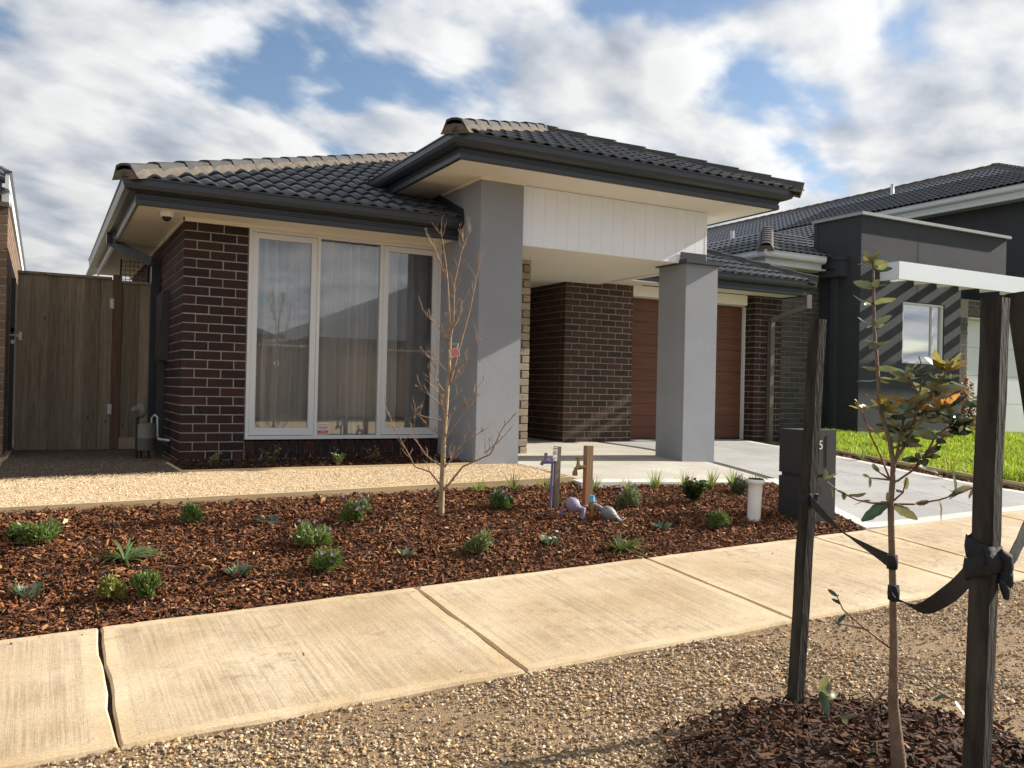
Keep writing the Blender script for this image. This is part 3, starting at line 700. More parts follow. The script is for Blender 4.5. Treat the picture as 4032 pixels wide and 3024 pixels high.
def hip_caps(parent, A, B, step=0.37, lift=0.032, first_cap=True, bed=True):
    A, B = Vector(A), Vector(B); d = (B - A).normalized(); L = (B - A).length
    sx = d.cross(Vector((0, 0, 1))).normalized(); up = sx.cross(d)
    R = Matrix((sx, d, up)).transposed().to_4x4(); k = 0; t = 0
    while t < L:
        M = R.copy(); M.translation = A + d * t + up * lift
        inst('ridge_cap', CAP, M, parent); t += step
    if bed:
        mb = MB(); pf = [(-0.14, -0.055), (-0.09, 0.022), (0.09, 0.022), (0.14, -0.055)]
        V = [A + sx * x + up * (z + lift * 0.5) for x, z in pf] + [B + sx * x + up * (z + lift * 0.5) for x, z in pf]
        mb.add(V, [(0, 1, 5, 4), (1, 2, 6, 5), (2, 3, 7, 6), (0, 3, 2, 1), (4, 5, 6, 7)]); mb.build('cap_bedding', M_BED, parent)
    if first_cap:
        mb = MB(); c = A + up * lift; n = 7
        V = [c - d * 0.004 + sx * math.cos(math.pi * i / (n - 1)) * 0.108 + up * (math.sin(math.pi * i / (n - 1)) * 0.062 - 0.045) for i in range(n)]
        V2 = [v + d * 0.03 for v in V]; mb.add(V + V2, [tuple(range(n)), tuple(range(n, 2 * n))[::-1]] + [(i, i + 1, n + i + 1, n + i) for i in range(n - 1)]); mb.build('end_cap', M_BED, parent)

def sweep(name, path, prof, z0, m, parent, closed_ends=True):
    """sweep a profile (out, z) along a horizontal polyline; outward is to the right of travel"""
    pts = [Vector((p[0], p[1])) for p in path]; n = len(pts); dirs = [(pts[i + 1] - pts[i]).normalized() for i in range(n - 1)]
    nor = [Vector((d.y, -d.x)) for d in dirs]; k = len(prof); V = []
    for i in range(n):
        if i == 0: o = nor[0]
        elif i == n - 1: o = nor[-1]
        else:
            o = nor[i - 1] + nor[i]; o = o / (1 + nor[i - 1].dot(nor[i]))
        for q, z in prof: V.append((pts[i].x + o.x * q, pts[i].y + o.y * q, z0 + z))
    F = [(i * k + a, i * k + (a + 1) % k, (i + 1) * k + (a + 1) % k, (i + 1) * k + a) for i in range(n - 1) for a in range(k)]
    F += [tuple(range(k))[::-1], tuple((n - 1) * k + a for a in range(k))]
    return MB().add(V, F).build(name, m, parent)
GUT = [(0.0, 0.0), (0.055, 0.0), (0.095, 0.018), (0.108, 0.05), (0.108, 0.098), (0.118, 0.104), (0.118, 0.116), (0.10, 0.116), (0.10, 0.06), (0.06, 0.02), (0.0, 0.02)]
FAS = [(-0.018, 0.0), (0.0, 0.0), (0.008, 0.012), (0.008, 0.05), (0.0, 0.058), (0.0, 0.07), (0.008, 0.076), (0.008, 0.19), (-0.018, 0.19)]
def eave(parent, path, zsoff, name='gutter', mg=None, mf=None, gz=0.088):
    f = sweep('fascia', path, FAS, zsoff - 0.015, mf or M_GUTTER, parent)
    return sweep(name, path, [(q + 0.008, z) for q, z in GUT], zsoff + gz, mg or M_GUTTER, f)

# ================================================================== THE HOUSE
H = empty('brick_house', (3.0, 9.0, 0), 'low single-storey house of dark brick with grey rendered columns and charcoal tiled hip roofs', 'house')
YW, XL = 8.55, 1.14
SOF = 2.268
# --- left wing walls
wall = MB(); e_ = 0.004
wall.box(XL + e_, 1.727, YW + e_, YW + 0.10, -0.3, SOF); wall.box(1.727, 3.75, YW + e_, YW + 0.10, -0.3, 0.066)
wall.box(XL + e_, XL + 0.10, YW + 0.10, 14.0, -0.3, SOF)
W1 = wall.build('brick_wall', M_MORTAR, H)
tag(W1, 'dark red-brown brick wall of the left wing')
bricks = [b for b in front_wall(XL, 1.722, YW, -3, 27, 2.262)]
for n in (-3, -2, -1):
    bricks += [b for b in front_wall(1.732, 3.75, YW, n, n + 1, 2, False)]
bricks += [(s, e, YW, YW + 0.11, 0.006, 0.05) for s, e in run(1.732, 3.75, 1.66)]
for b in bricks: put_brick(b, BR_DARK, W1)
nb = len(bricks)
for i in range(24):
    x = 1.735 + i * 0.084
    me = brick_mesh(0.074, 0.13, 0.122, BR_DARK); M = Matrix.Translation((x + 0.037, YW + 0.045, 0.122)) @ Matrix.Rotation(math.radians(7), 4, 'X'); inst('brick', me, M, W1); nb += 1
sb = MB(); sb.box(1.733, 3.748, YW + 0.0, YW + 0.1, 0.066, 0.165); sb.build('sill_mortar', M_MORTAR, W1)
side = side_wall(XL, YW, 13.9, -3, 27, 2.262)
near = [b for b in side if b[3] < 9.3]; far = [b for b in side if b[3] >= 9.3]
stuff = far
# --- beige return beside the column
wb_ = MB(); wb_.box(4.24, 4.853, YW + 0.012, YW + 0.10, -0.1, 2.23); wb_.box(4.76, 4.853, YW + 0.10, 11.9, -0.1, 2.23)
W3 = wb_.build('beige_wall', M_MORTAR_D, H); tag(W3, 'narrow strip of beige brick beside the grey column')
for n in range(0, 26):
    a, b = zc(n); b = min(b, 2.222)
    if b - a < 0.02: continue
    if n % 2: put_brick((4.62, 4.862, YW, YW + 0.11, a, b), BR_BEIGE, W3)
    else: put_brick((4.772, 4.862, YW, YW + 0.11, a, b), BR_BEIGE, W3); put_brick((4.53, 4.758, YW + 0.004, YW + 0.11, a, b), BR_BEIGE, W3); nb += 1
    nb += 1
# --- entry wall
we = MB(); we.box(6.21 + e_, 7.34, 9.96 + e_, 10.06, -0.1, 2.235); we.box(6.21 + e_, 6.31, 10.06, 11.95, -0.1, 2.235); we.box(7.24, 7.333, 10.06, 10.3, -0.1, 2.235)
W4 = we.build('entry_wall', M_MORTAR, H); tag(W4, 'brown brick wall between porch and garage door')
ef = front_wall(6.21, 7.34, 9.96, 0, 27, 2.235)
for b in ef: put_brick(b, BR_BROWN, W4); nb += 1
es = side_wall(6.21, 9.96, 11.9, 0, 27, 2.235)
es_n = [b for b in es if b[3] < 10.3]
left = max(0, 300 - nb)
take = [b for b in near][:left]
for b in take: put_brick(b, BR_DARK, W1); nb += 1
stuff += near[len(take):]
so_ = stuff_bricks(stuff, BR_DARK, W1)
so2 = stuff_bricks(es, BR_BROWN, W4)
# --- garage pier
wp = MB(); wp.box(9.66 + e_, 10.22, 9.96 + e_, 10.06, -0.1, 2.26); wp.box(9.66 + e_, 9.76, 10.06, 10.26, -0.1, 2.26); wp.box(10.12, 10.214, 10.06, 14.0, -0.1, 2.26)
W5 = wp.build('garage_pier', M_MORTAR, H); tag(W5, 'dark brick pier right of the garage door')
pb = front_wall(9.66, 10.222, 9.96, 0, 27, 2.26) + side_wall(9.66, 9.96, 10.25, 0, 27, 2.26) + side_wall(10.222, 9.96, 13.9, 0, 27, 2.26, 1)
stuff_bricks(pb, BR_DARK, W5)
bk = MB(); bk.box(4.86, 6.3, 11.9, 12.0, 0, 2.23); bk.build('porch_back_wall', M_RENDER_D, H)

# --- garage door, lintel, jambs
gd = MB(); gd.box(7.335, 9.67, 10.235, 10.25, 0.03, 2.12); GD = gd.build('garage_door', M_BLACK, H)
for i in range(12):
    z0 = 0.052 + i * 0.1705; b = MB(); b.box(7.335, 9.664, 10.215, 10.238, z0, z0 + 0.1665); b.build('board', M_DOOR, GD)
b = MB(); b.box(7.34, 9.664, 10.195, 10.255, 2.10, 2.245); b.box(7.34, 9.51, 9.975, 10.2, 2.098, 2.25); b.build('lintel', M_SOFFIT, H)
b = MB(); b.box(9.63, 9.663, 10.16, 10.212, 0.03, 2.10); b.build('door_jamb', M_FRAME, H)

# --- columns
b = MB(); b.box(3.749, 4.226, 7.615, YW + 0.02, -0.3, 2.805); c1 = b.build('rendered_column', M_RENDER, H); tag(c1, 'tall wide grey rendered column beside the window')
b = MB(); b.box(6.335, 6.798, 7.615, 8.10, -0.2, 2.192); c2 = b.build('rendered_pillar', M_RENDER, H); tag(c2, 'square grey rendered pillar standing in front of the garage door')
b = MB(); b.prism([(6.29, 7.555), (6.84, 7.555), (6.84, 8.12), (6.29, 8.12)], 2.194, 2.236); b.build('cap_flashing', M_GUTTER, c2)
b = MB(); b.box(6.305, 6.672, 7.672, 7.684, 2.22, 2.325); b.build('upstand_flashing', M_GUTTER, c2)

# --- portico: ceiling, boards, soffits
b = MB(); b.box(4.226, 6.66, 7.70, 7.72, 2.2, 2.81); cb_ = b.build('cladding_frame', M_CLAD, H)
for i in range(17):
    x0 = 4.232 + i * 0.1432; x1 = min(x0 + 0.1412, 6.664)
    if x1 - x0 < 0.02: break
    q = MB(); q.box(x0, x1, 7.690, 7.704, 2.203, 2.806); q.build('cladding_board', M_CLAD, cb_)
b = MB(); b.box(6.66, 6.69, 7.688, 9.9, 2.198, 2.81); b.build('corner_trim', M_CLAD, H)
b = MB(); b.box(4.228, 6.30, 7.722, 11.9, 2.205, 2.222); b.box(6.30, 6.66, 7.722, 9.955, 2.205, 2.222); b.build('porch_ceiling', M_SOFFIT, H)
b = MB(); b.box(6.64, 6.72, 8.11, 9.50, 2.185, 2.22); b.build('ceiling_beam', M_SOFFIT, H)
b = MB(); b.box(6.72, 9.8, 9.50, 9.97, 2.262, 2.28); b.box(6.3, 7.4, 9.5, 9.965, 2.236, 2.26); b.box(9.8, 10.24, 9.50, 10.4, 2.262, 2.28); b.build('garage_soffit', M_SOFFIT, H)
b = MB(); b.box(3.27, 7.19, 7.085, 7.612, 2.812, 2.828); b.box(3.27, 3.747, 7.612, 10.4, 2.812, 2.828); b.box(6.69, 7.19, 7.612, 10.4, 2.812, 2.828); b.box(3.747, 6.69, 7.612, 7.70, 2.812, 2.828); b.build('portico_soffit', M_SOFFIT, H)
b = MB()
b.box(3.735, 4.24, 7.597, 7.613, 2.786, 2.811); b.box(3.733, 3.747, 7.613, YW, 2.786, 2.811); b.build('soffit_moulding', M_SOFFIT, H)
b = MB(); b.box(0.68, 3.745, 8.11, YW - 0.016, SOF, SOF + 0.016); b.box(0.68, XL - 0.016, YW - 0.016, 14, SOF, SOF + 0.016); b.build('wing_soffit', M_SOFFIT, H)
b = MB(); b.box(XL - 0.016, 3.745, YW - 0.018, YW - 0.002, SOF - 0.035, SOF + 0.014); b.box(XL - 0.018, XL - 0.002, YW - 0.018, 14, SOF - 0.034, SOF + 0.013); b.build('wing_moulding', M_SOFFIT, H)
# portico side walls above wing roof
b = MB(); b.box(3.752, 4.22, YW + 0.02, 10.6, 2.2, 2.81); b.build('portico_wall', M_RENDER, H)

# --- fascias and gutters
eave(H, [(0.685, 14.0), (0.685, 8.115), (3.742, 8.115)], SOF)
eave(H, [(3.27, 10.6), (3.27, 7.09), (7.19, 7.09), (7.19, 10.4)], 2.815)
eave(H, [(6.72, 9.50), (10.24, 9.50), (10.24, 13.8)], 2.262)
# --- roofs
TP = math.tan(math.radians(22.0)); CS = math.cos(math.radians(22.0)); SN = math.sin(math.radians(22.0))
def roof(name, poly, m=M_TILE):
    n = len(poly); mb = MB(); mb.add(poly + [(x, y, z - 0.03) for x, y, z in poly], [tuple(range(n)), tuple(range(n, 2 * n))[::-1]] + [(i, (i + 1) % n, n + (i + 1) % n, n + i) for i in range(n)])
    return mb.build(name, m, H)
z1 = 2.455; ex, ey = 0.60, 8.03
t = 4.9
R1 = roof('wing_roof', [(ex, ey, z1), (3.75, ey, z1), (3.75, 9.0, z1 + 0.97 * TP), (5.6, 9.0, z1 + 0.97 * TP), (5.6, ey + t, z1 + t * TP), (ex + t, ey + t, z1 + t * TP)])
roof('wing_roof_side', [(ex, ey, z1), (ex + t, ey + t, z1 + t * TP), (ex + t, 16, z1 + t * TP), (ex, 16, z1)])
hn = Vector((1, -1, 0)).normalized()
tile_roof(R1, (0.45, ey - 0.03, z1 - 0.008), (1, 0, 0), (0, CS, SN), 0, 18, 16, [((ex, ey, 0), hn), ((3.755 + 0, 0, 0), (-1, 0, 0))] if False else [((ex, ey, 0), hn), ((5.6, 0, 0), (-1, 0, 0))])
hip_caps(R1, (ex - 0.02, ey - 0.02, z1 + 0.02), (ex + t, ey + t, z1 + t * TP + 0.02))
fl = MB(); fl.add([(3.742, 7.98, 2.40), (3.742, 8.0, 2.56), (3.742, 9.1, 3.02), (3.742, 9.1, 2.80), (3.732, 7.98, 2.40), (3.732, 8.0, 2.56), (3.732, 9.1, 3.02), (3.732, 9.1, 2.80)], [(0, 1, 2, 3), (7, 6, 5, 4), (0, 4, 5, 1), (1, 5, 6, 2), (2, 6, 7, 3), (3, 7, 4, 0)]); fl.build('wall_flashing', M_GUTTER, R1)
z2 = 3.005; px0, px1, py0 = 3.18, 7.41, 7.0; hw = (px1 - px0) / 2; az = z2 + hw * TP
R2 = roof('portico_roof', [(px0, py0, z2), (px1, py0, z2), (px0 + hw, py0 + hw, az)])
roof('portico_roof_side', [(px0, 11, z2), (px0, py0, z2), (px0 + hw, py0 + hw, az), (px0 + hw, 11, az)]); roof('portico_roof_side', [(px1, py0, z2), (px1, 11, z2), (px0 + hw, 11, az), (px0 + hw, py0 + hw, az)])
tile_roof(R2, (px0 - 0.06, py0 - 0.03, z2 - 0.008), (1, 0, 0), (0, CS, SN), 0, 15, 8, [((px0, py0, 0), Vector((1, -1, 0)).normalized()), ((px1, py0, 0), Vector((-1, -1, 0)).normalized())])
hip_caps(R2, (px0 - 0.02, py0 - 0.02, z2 + 0.02), (px0 + hw - 0.05, py0 + hw - 0.05, az)); hip_caps(R2, (px1 + 0.02, py0 - 0.02, z2 + 0.0), (px0 + hw, py0 + hw, az + 0.0), 0.37, 0.045)
z3 = 2.448; gx1, gy0 = 10.33, 9.41; t3 = 2.6
R3 = roof('garage_roof', [(6.75, gy0, z3), (gx1, gy0, z3), (gx1 - t3, gy0 + t3, z3 + t3 * TP), (6.75, gy0 + t3, z3 + t3 * TP)])
roof('garage_roof_side', [(gx1, gy0, z3), (gx1, 14, z3), (gx1 - t3, 14, z3 + t3 * TP), (gx1 - t3, gy0 + t3, z3 + t3 * TP)])
tile_roof(R3, (6.75, gy0 - 0.03, z3 - 0.008), (1, 0, 0), (0, CS, SN), 0, 13, 8, [((gx1, gy0, 0), Vector((-1, -1, 0)).normalized())])
hip_caps(R3, (gx1 + 0.02, gy0 - 0.02, z3), (gx1 - t3, gy0 + t3, z3 + t3 * TP), 0.37, 0.045)

# --- the big front window
fr = MB(); fy0, fy1 = YW - 0.012, YW + 0.075; x0, x1, zb, zt = 1.731, 3.747, 0.198, 2.232
def rect_frame(mb, x0, x1, z0, z1, y0, y1, w, wb=None):
    wb = wb or w
    mb.box(x0, x0 + w, y0, y1, z0, z1); mb.box(x1 - w, x1, y0, y1, z0, z1); mb.box(x0 + w, x1 - w, y0 + 0.001, y1, z1 - w, z1 - 0.0005); mb.box(x0 + w, x1 - w, y0 + 0.001, y1, z0 + 0.0005, z0 + wb)
rect_frame(fr, x0, x1, zb, zt, fy0, fy1, 0.032, 0.03)
m1a, m1b, m2a, m2b = 2.400, 2.432, 3.062, 3.096
fr.box(m1a, m1b, fy0 + 0.002, fy1, zb + 0.03, zt - 0.032); fr.box(m2a, m2b, fy0 + 0.002, fy1, zb + 0.03, zt - 0.032)
fr.box(x0 - 0.005, x1, YW - 0.03, YW - 0.013, zb - 0.004, zb + 0.026)
WF = fr.build('window', M_FRAME, H); tag(WF, 'tall three-pane window with pale aluminium frame')
for (a, b_) in ((x0 + 0.034, m1a - 0.003), (m2b + 0.003, x1 - 0.034)):
    s_ = MB(); rect_frame(s_, a, b_, zb + 0.036, zt - 0.036, fy0 + 0.004, fy0 + 0.045, 0.055, 0.07); s_.build('sash', M_FRAME, WF)
for (a, b_, za, zb_) in ((x0 + 0.088, m1a - 0.057, zb + 0.105, zt - 0.09), (m1b - 0.001, m2a + 0.001, zb + 0.029, zt - 0.031), (m2b + 0.057, x1 - 0.088, zb + 0.105, zt - 0.09)):
    s_ = MB(); s_.box(a, b_, fy0 + 0.026, fy0 + 0.032, za, zb_); s_.build('pane', M_GLASS, WF)
st = MB(); st.box(x0 + 0.05, m1a - 0.02, fy0 + 0.0235, fy0 + 0.0252, 1.13, 1.131)
# dotted safety line on the panes
for (a, b_) in ((x0 + 0.12, m1a - 0.08), (m2b + 0.08, x1 - 0.12)):
    dm = MB(); q = a
    while q < b_: dm.box(q, q + 0.004, fy0 + 0.0235, fy0 + 0.0255, 1.105, 1.125); q += 0.028
    dm.build('safety_marking', M_WHITE, WF)
# warning sticker
stk = MB(); stk.box(2.442, 2.556, fy0 + 0.0215, fy0 + 0.0250, 0.236, 0.352); SK = stk.build('warning_sticker', M_WHITE, WF)
def text_mesh(txt, size, M, m, parent, name, width=None):
    cu = bpy.data.curves.new(name, 'FONT'); cu.body = txt; cu.size = size; cu.align_x = 'CENTER'; cu.align_y = 'CENTER'; cu.extrude = 0.0006
    to = bpy.data.objects.new('tmp', cu); C.objects.link(to); dg = bpy.context.evaluated_depsgraph_get(); me = bpy.data.meshes.new_from_object(to.evaluated_get(dg)); bpy.data.objects.remove(to)
    me.materials.clear(); me.materials.append(m)
    if width:
        xs = [v.co.x for v in me.vertices]; s = width / (max(xs) - min(xs))
        for v in me.vertices: v.co.x *= s
    me.name = name; return inst(name, me, M, parent)
RX = Matrix.Rotation(math.pi / 2, 4, 'X')
for txt, z, sz, w, mm in (('WARNING', 0.336, 0.020, 0.098, M_RED), ('TRESPASSERS', 0.313, 0.015, 0.098, M_RED)):
    text_mesh(txt, sz, Matrix.Translation((2.499, fy0 + 0.0205, z)) @ RX, mm, SK, 'lettering', w)
q = MB(); q.box(2.449, 2.549, fy0 + 0.0205, fy0 + 0.0213, 0.297, 0.304); q.box(2.462, 2.536, fy0 + 0.0205, fy0 + 0.0213, 0.281, 0.284); q.build('print_line', M_INK, SK)
q = MB(); q.box(2.447, 2.551, fy0 + 0.0203, fy0 + 0.0212, 0.244, 0.276); q.build('red_panel', M_RED, SK)
text_mesh('24 HOUR', 0.0105, Matrix.Translation((2.499, fy0 + 0.0195, 0.268)) @ RX, M_WHITE, SK, 'lettering', 0.058); text_mesh('MONITORING', 0.0105, Matrix.Translation((2.499, fy0 + 0.0195, 0.256)) @ RX, M_WHITE, SK, 'lettering', 0.08)
# curtains behind the glass
def curtain(name, xa, xb, y, zA, zB, amp, wl, m, seed, parent):
    r = random.Random(seed); n = int((xb - xa) / 0.012) + 2; xs = [xa + (xb - xa) * i / (n - 1) for i in range(n)]; ph = r.uniform(0, 6); V = []
    acc = 0; ys = []
    for i, x in enumerate(xs):
        acc += 0.012 / wl * 6.283 * (0.75 + 0.5 * math.sin(x * 9 + ph)); ys.append(y + amp * math.sin(acc) + 0.4 * amp * math.sin(2.3 * acc + ph))
    nz = 6
    for k in range(nz):
        z = zA + (zB - zA) * k / (nz - 1)
        for i, x in enumerate(xs): V.append((x + 0.01 * math.sin(3 * z + ph + x * 7), ys[i] + 0.006 * math.sin(2 * z + i * 0.3), z))
    F = [(k * n + i, k * n + i + 1, (k + 1) * n + i + 1, (k + 1) * n + i) for k in range(nz - 1) for i in range(n - 1)]
    return MB().add(V, F).build(name, m, parent, True, False)
curtain('sheer_curtain', 1.76, 3.34, 8.73, 0.16, 2.24, 0.036, 0.10, M_CURTAIN, 3, H)
curtain('drape', 3.28, 3.74, 8.86, 0.16, 2.24, 0.040, 0.12, M_DRAPE, 5, H)
curtain('drape', 1.70, 1.86, 8.86, 0.16, 2.24, 0.035, 0.10, M_DRAPE, 9, H)
rm = MB(); rm.add([(1.3, 8.66, 0.1), (4.2, 8.66, 0.1), (4.2, 12, 0.1), (1.3, 12, 0.1), (1.3, 8.66, 2.3), (4.2, 8.66, 2.3), (4.2, 12, 2.3), (1.3, 12, 2.3)], [(0, 1, 2, 3), (4, 7, 6, 5), (1, 2, 6, 5), (2, 3, 7, 6), (3, 0, 4, 7)]); rm.build('front_room', M_ROOM, H, fix=False)

# --- left downpipe, meter box
dp = MB(); dp.box(0.60, 0.66, 10.55, 10.65, 2.25, 2.42); dp.bar((0.63, 10.6, 2.28), (1.06, 10.42, 2.06), 0.06, 0.10); dp.box(1.045, 1.125, 10.33, 10.43, -0.05, 2.09); dp.build('downpipe', M_GUTTER, H)
mb_ = MB(); mb_.box(1.075, 1.138, 9.50, 10.05, 0.95, 1.66); MX = mb_.build('meter_box', M_DARKMETAL, H)
q = MB(); q.box(1.067, 1.074, 9.515, 10.035, 0.965, 1.645); q.build('meter_door', M_DARKMETAL, MX); q = MB(); q.box(1.06, 1.067, 9.55, 9.57, 1.22, 1.36); q.build('handle', M_BLACK, MX)
q = MB(); q.box(1.07, 1.138, 9.75, 9.85, -0.05, 0.949); q.build('conduit', M_DARKMETAL, H)
# garage downpipe
dp = MB(); dp.box(10.17, 10.27, 9.40, 9.47, 2.06, 2.27); dp.bar((10.2, 9.435, 2.09), (9.97, 9.90, 1.90), 0.075, 0.07); dp.box(9.92, 10.0, 9.875, 9.952, -0.02, 1.93); dp.build('downpipe', mat('brown_downpipe', (0.115, 0.10, 0.085), 0.5, 0.05), H)
# security camera
sc_ = empty('security_camera', (0.962, 8.372, SOF), 'white dome security camera under the left eave', 'security camera')
MB().lathe([(0.062, 0.0), (0.060, -0.028), (0.052, -0.045), (0.03, -0.048)], (0.962, 8.372, SOF - 0.001), 24).build('housing', M_WHITE, sc_, True); MB().lathe([(0.041, 0.0), (0.04, -0.015), (0.03, -0.032), (0.012, -0.041)], (0.962, 8.372, SOF - 0.044), 20).build('lens_dome', M_BLACK, sc_, True)

# ================================================================== SIDE GATE AND FENCE
GY = 10.7
gt = empty('side_gate', (0.2, GY, -0.04), 'tall closed timber gate of vertical palings left of the brick house', 'gate')
ed = [-0.245, -0.115, 0.046, 0.17, 0.303, 0.401, 0.55, 0.684]
for a, b_ in zip(ed[:-1], ed[1:]):
    q = MB(); odd = ed.index(a) % 2; d = 0.012 * odd; q.box(a - 0.004 * odd, b_ + 0.004 * odd, GY - 0.018 - d, GY - d, -0.04, 1.86); q.build('paling', M_PALING, gt)
q = MB(); q.box(-0.25, 0.672, GY - 0.045, GY + 0.03, 1.861, 1.888); q.build('top_cap', M_PALING, gt)
for z in (0.35, 1.5): q = MB(); q.box(-0.24, 0.66, GY + 0.002, GY + 0.04, z, z + 0.09); q.build('rail', M_PALING, gt)
for z in (1.593, 0.409):
    q = MB(); q.box(0.655, 0.695, GY - 0.034, GY - 0.027, z - 0.055, z + 0.055); q.box(0.668, 0.682, GY - 0.040, GY - 0.034, z - 0.055, z + 0.055); q.build('hinge', M_GALV, gt)
q = MB(); q.box(-0.29, -0.2, GY - 0.035, GY - 0.027, 1.17, 1.2); q.box(-0.225, -0.195, GY - 0.04, GY - 0.028, 1.14, 1.23); q.tube([(-0.31, GY - 0.05, 1.19), (-0.235, GY - 0.05, 1.19)], 0.009); q.lathe([(0.022, 0), (0.022, 0.012)], (-0.285, GY - 0.05, 1.245), 12, (0, 1, 0)); q.box(-0.295, -0.265, GY - 0.06, GY - 0.045, 1.10, 1.14); q.build('latch', M_GALV, gt)
fn = empty('timber_fence', (0.95, GY, -0.05), 'narrow timber fence panel between gate and brick house', 'fence')
q = MB(); q.box(0.686, 0.775, GY - 0.03, GY + 0.06, -0.1, 1.92); q.build('post', M_POST, fn)
for a, b_, d in ((0.775, 0.955, 0), (0.95, 1.13, 0.009)): q = MB(); q.box(a, b_, GY - 0.012 + d, GY + 0.0075 + d, -0.06, 1.83); q.build('paling', M_PALING, fn)
q = MB(); q.box(0.777, 1.10, GY - 0.03, GY + 0.03, 1.831, 1.858); q.build('top_cap', M_PALING, fn)
q = MB(); q.box(0.778, 1.10, GY - 0.03, GY - 0.0125, -0.05, 0.09); q.build('plinth', M_PALING, fn)
pst = MB(); pst.box(-0.305, -0.262, GY - 0.05, GY + 0.05, -0.1, 1.80); tag(pst.build('gate_post', M_DARKMETAL), 'dark gate post against the neighbouring brick wall', 'post')
gr = empty('wire_screen', (0.93, 11.25, 1.9), 'black wire lattice screen above the fence panel beside the brick wall', 'screen')
q = MB()
for i in range(7): x = 0.80 + i * 0.046; q.box(x, x + 0.006, 11.2, 11.21, 1.85, 2.16)
for i in range(6): z = 1.88 + i * 0.052; q.box(0.795, 1.085, 11.211, 11.219, z, z + 0.006)
q.build('lattice', M_BLACK, gr)
for x in (0.785, 1.085): q = MB(); q.box(x, x + 0.02, 11.19, 11.23, -0.1, 2.17); q.build('post', M_BLACK, gr)

# gas meter
gm = empty('gas_meter', (0.93, 9.35, -0.03), 'grey gas meter with silver pipes standing by the brick side wall', 'gas meter')
gx, gy = 0.92, 9.25
MB().lathe([(0.085, 0.0), (0.092, 0.01), (0.092, 0.115), (0.095, 0.118), (0.095, 0.128), (0.092, 0.13), (0.092, 0.25), (0.07, 0.27)], (gx, gy, 0.05), 24).build('meter_body', M_METER, gm, True)
MB().lathe([(0.075, 0.0), (0.078, 0.01), (0.06, 0.04), (0.03, 0.05), (0.028, 0.1), (0.02, 0.11)], (gx - 0.05, gy - 0.02, 0.44), 20, (-0.75, -0.65, 0.15)).build('regulator', M_METER, gm, True)
MB().tube([(gx + 0.05, gy, 0.30), (gx + 0.05, gy, 0.37), (gx + 0.075, gy - 0.01, 0.40), (gx + 0.10, gy - 0.02, 0.38), (gx + 0.105, gy - 0.02, 0.2)], 0.012, 10).build('bend_pipe', M_GALV, gm, True)
MB().tube([(gx + 0.105, gy - 0.02, 0.2), (gx + 0.11, gy - 0.02, 0.16), (gx + 0.215, gy - 0.05, 0.145)], 0.018, 10).build('outlet_pipe', M_GALV, gm, True)
MB().tube([(gx - 0.085, gy - 0.03, -0.06), (gx - 0.085, gy - 0.03, 0.38)], 0.014, 8).build('inlet_pipe', M_BLACK, gm, True)
q = MB(); q.box(gx + 0.02, gx + 0.04, gy - 0.01, gy + 0.01, -0.06, 0.06); q.box(gx - 0.05, gx - 0.03, gy, gy + 0.02, -0.06, 0.06); q.build('stand', M_BLACK, gm)

# ================================================================== LEFT NEIGHBOUR
LN = empty('brick_house', (-3.0, 13.0, 0), 'edge of a brown brick house with sunlit side wall at far left', 'house')
LX, LY = -0.318, 9.8
w = MB(); w.box(-6.0, LX - 0.004, LY + 0.004, LY + 0.1, -0.2, 2.40); w.box(LX - 0.1, LX - 0.004, LY + 0.1, 19.0, -0.2, 2.40); LW = w.build('brick_wall', M_MORTAR, LN)
fr_ = []
for n in range(-1, 28):
    a, b = zc(n)
    xe = LX - (0 if n % 2 == 0 else 0.12); s = xe - 0.23
    while s > -1.2: fr_.append((s, s + 0.23, LY, LY + 0.11, a, b)); s -= 0.24
for b in [b for b in fr_ if b[1] > -0.62]: put_brick(b, BR_TAN, LW)
stuff_bricks([b for b in fr_ if b[1] <= -0.62], BR_TAN, LW)
ls = side_wall(LX, LY, 18.9, -1, 28, 2.41, 1)
lsn = [b for b in ls if b[4] > 1.4 and b[3] < 13]
for b in lsn[:160]: put_brick(b, BR_TAN, LW)
stuff_bricks(lsn[160:] + [b for b in ls if not (b[4] > 1.4 and b[3] < 13)], BR_TAN, LW)
# eaves: gutter end on the front and a verge trim climbing back along the lit wall
b = MB(); b.box(-6, LX - 0.05, LY - 0.42, LY - 0.30, 2.44, 2.56); b.box(-6, LX - 0.05, LY - 0.30, LY - 0.28, 2.40, 2.58); b.build('gutter', M_GUTTER, LN)
b = MB(); b.box(LX - 0.09, LX + 0.012, LY - 0.28, LY + 0.02, 2.405, 2.54); b.build('eave_return', M_NGUT, LN)
vt = MB(); vt.add([(LX - 0.02, LY - 0.45, 2.50), (LX + 0.012, LY - 0.45, 2.50), (LX + 0.012, LY - 0.45, 2.64), (LX - 0.02, LY - 0.45, 2.64), (LX - 0.02, 19, 2.44), (LX + 0.012, 19, 2.44), (LX + 0.012, 19, 2.58), (LX - 0.02, 19, 2.58)], [(0, 3, 2, 1), (4, 5, 6, 7), (0, 1, 5, 4), (1, 2, 6, 5), (2, 3, 7, 6), (3, 0, 4, 7)]); vt.build('verge_trim', M_NGUT, LN)
vt = MB(); vt.box(LX - 0.03, LX + 0.035, LY - 0.47, 19, 2.645, 2.665); vt.build('verge_tile_edge', M_TILE, LN)
lr = MB(); lr.add([(-6, LY - 0.42, 2.55), (LX - 0.02, LY - 0.42, 2.55), (LX - 0.02, LY + 0.6, 2.89), (-6, LY + 0.6, 2.89)], [(0, 1, 2, 3)])
LR = lr.build('tiled_roof', M_TILE, LN)
tile_roof(LR, (-2.0, LY - 0.45, 2.56), (1, 0, 0), (0, math.cos(0.32), math.sin(0.32)), 0, 6, 3, [((LX - 0.02, 0, 0), (-1, 0, 0))])
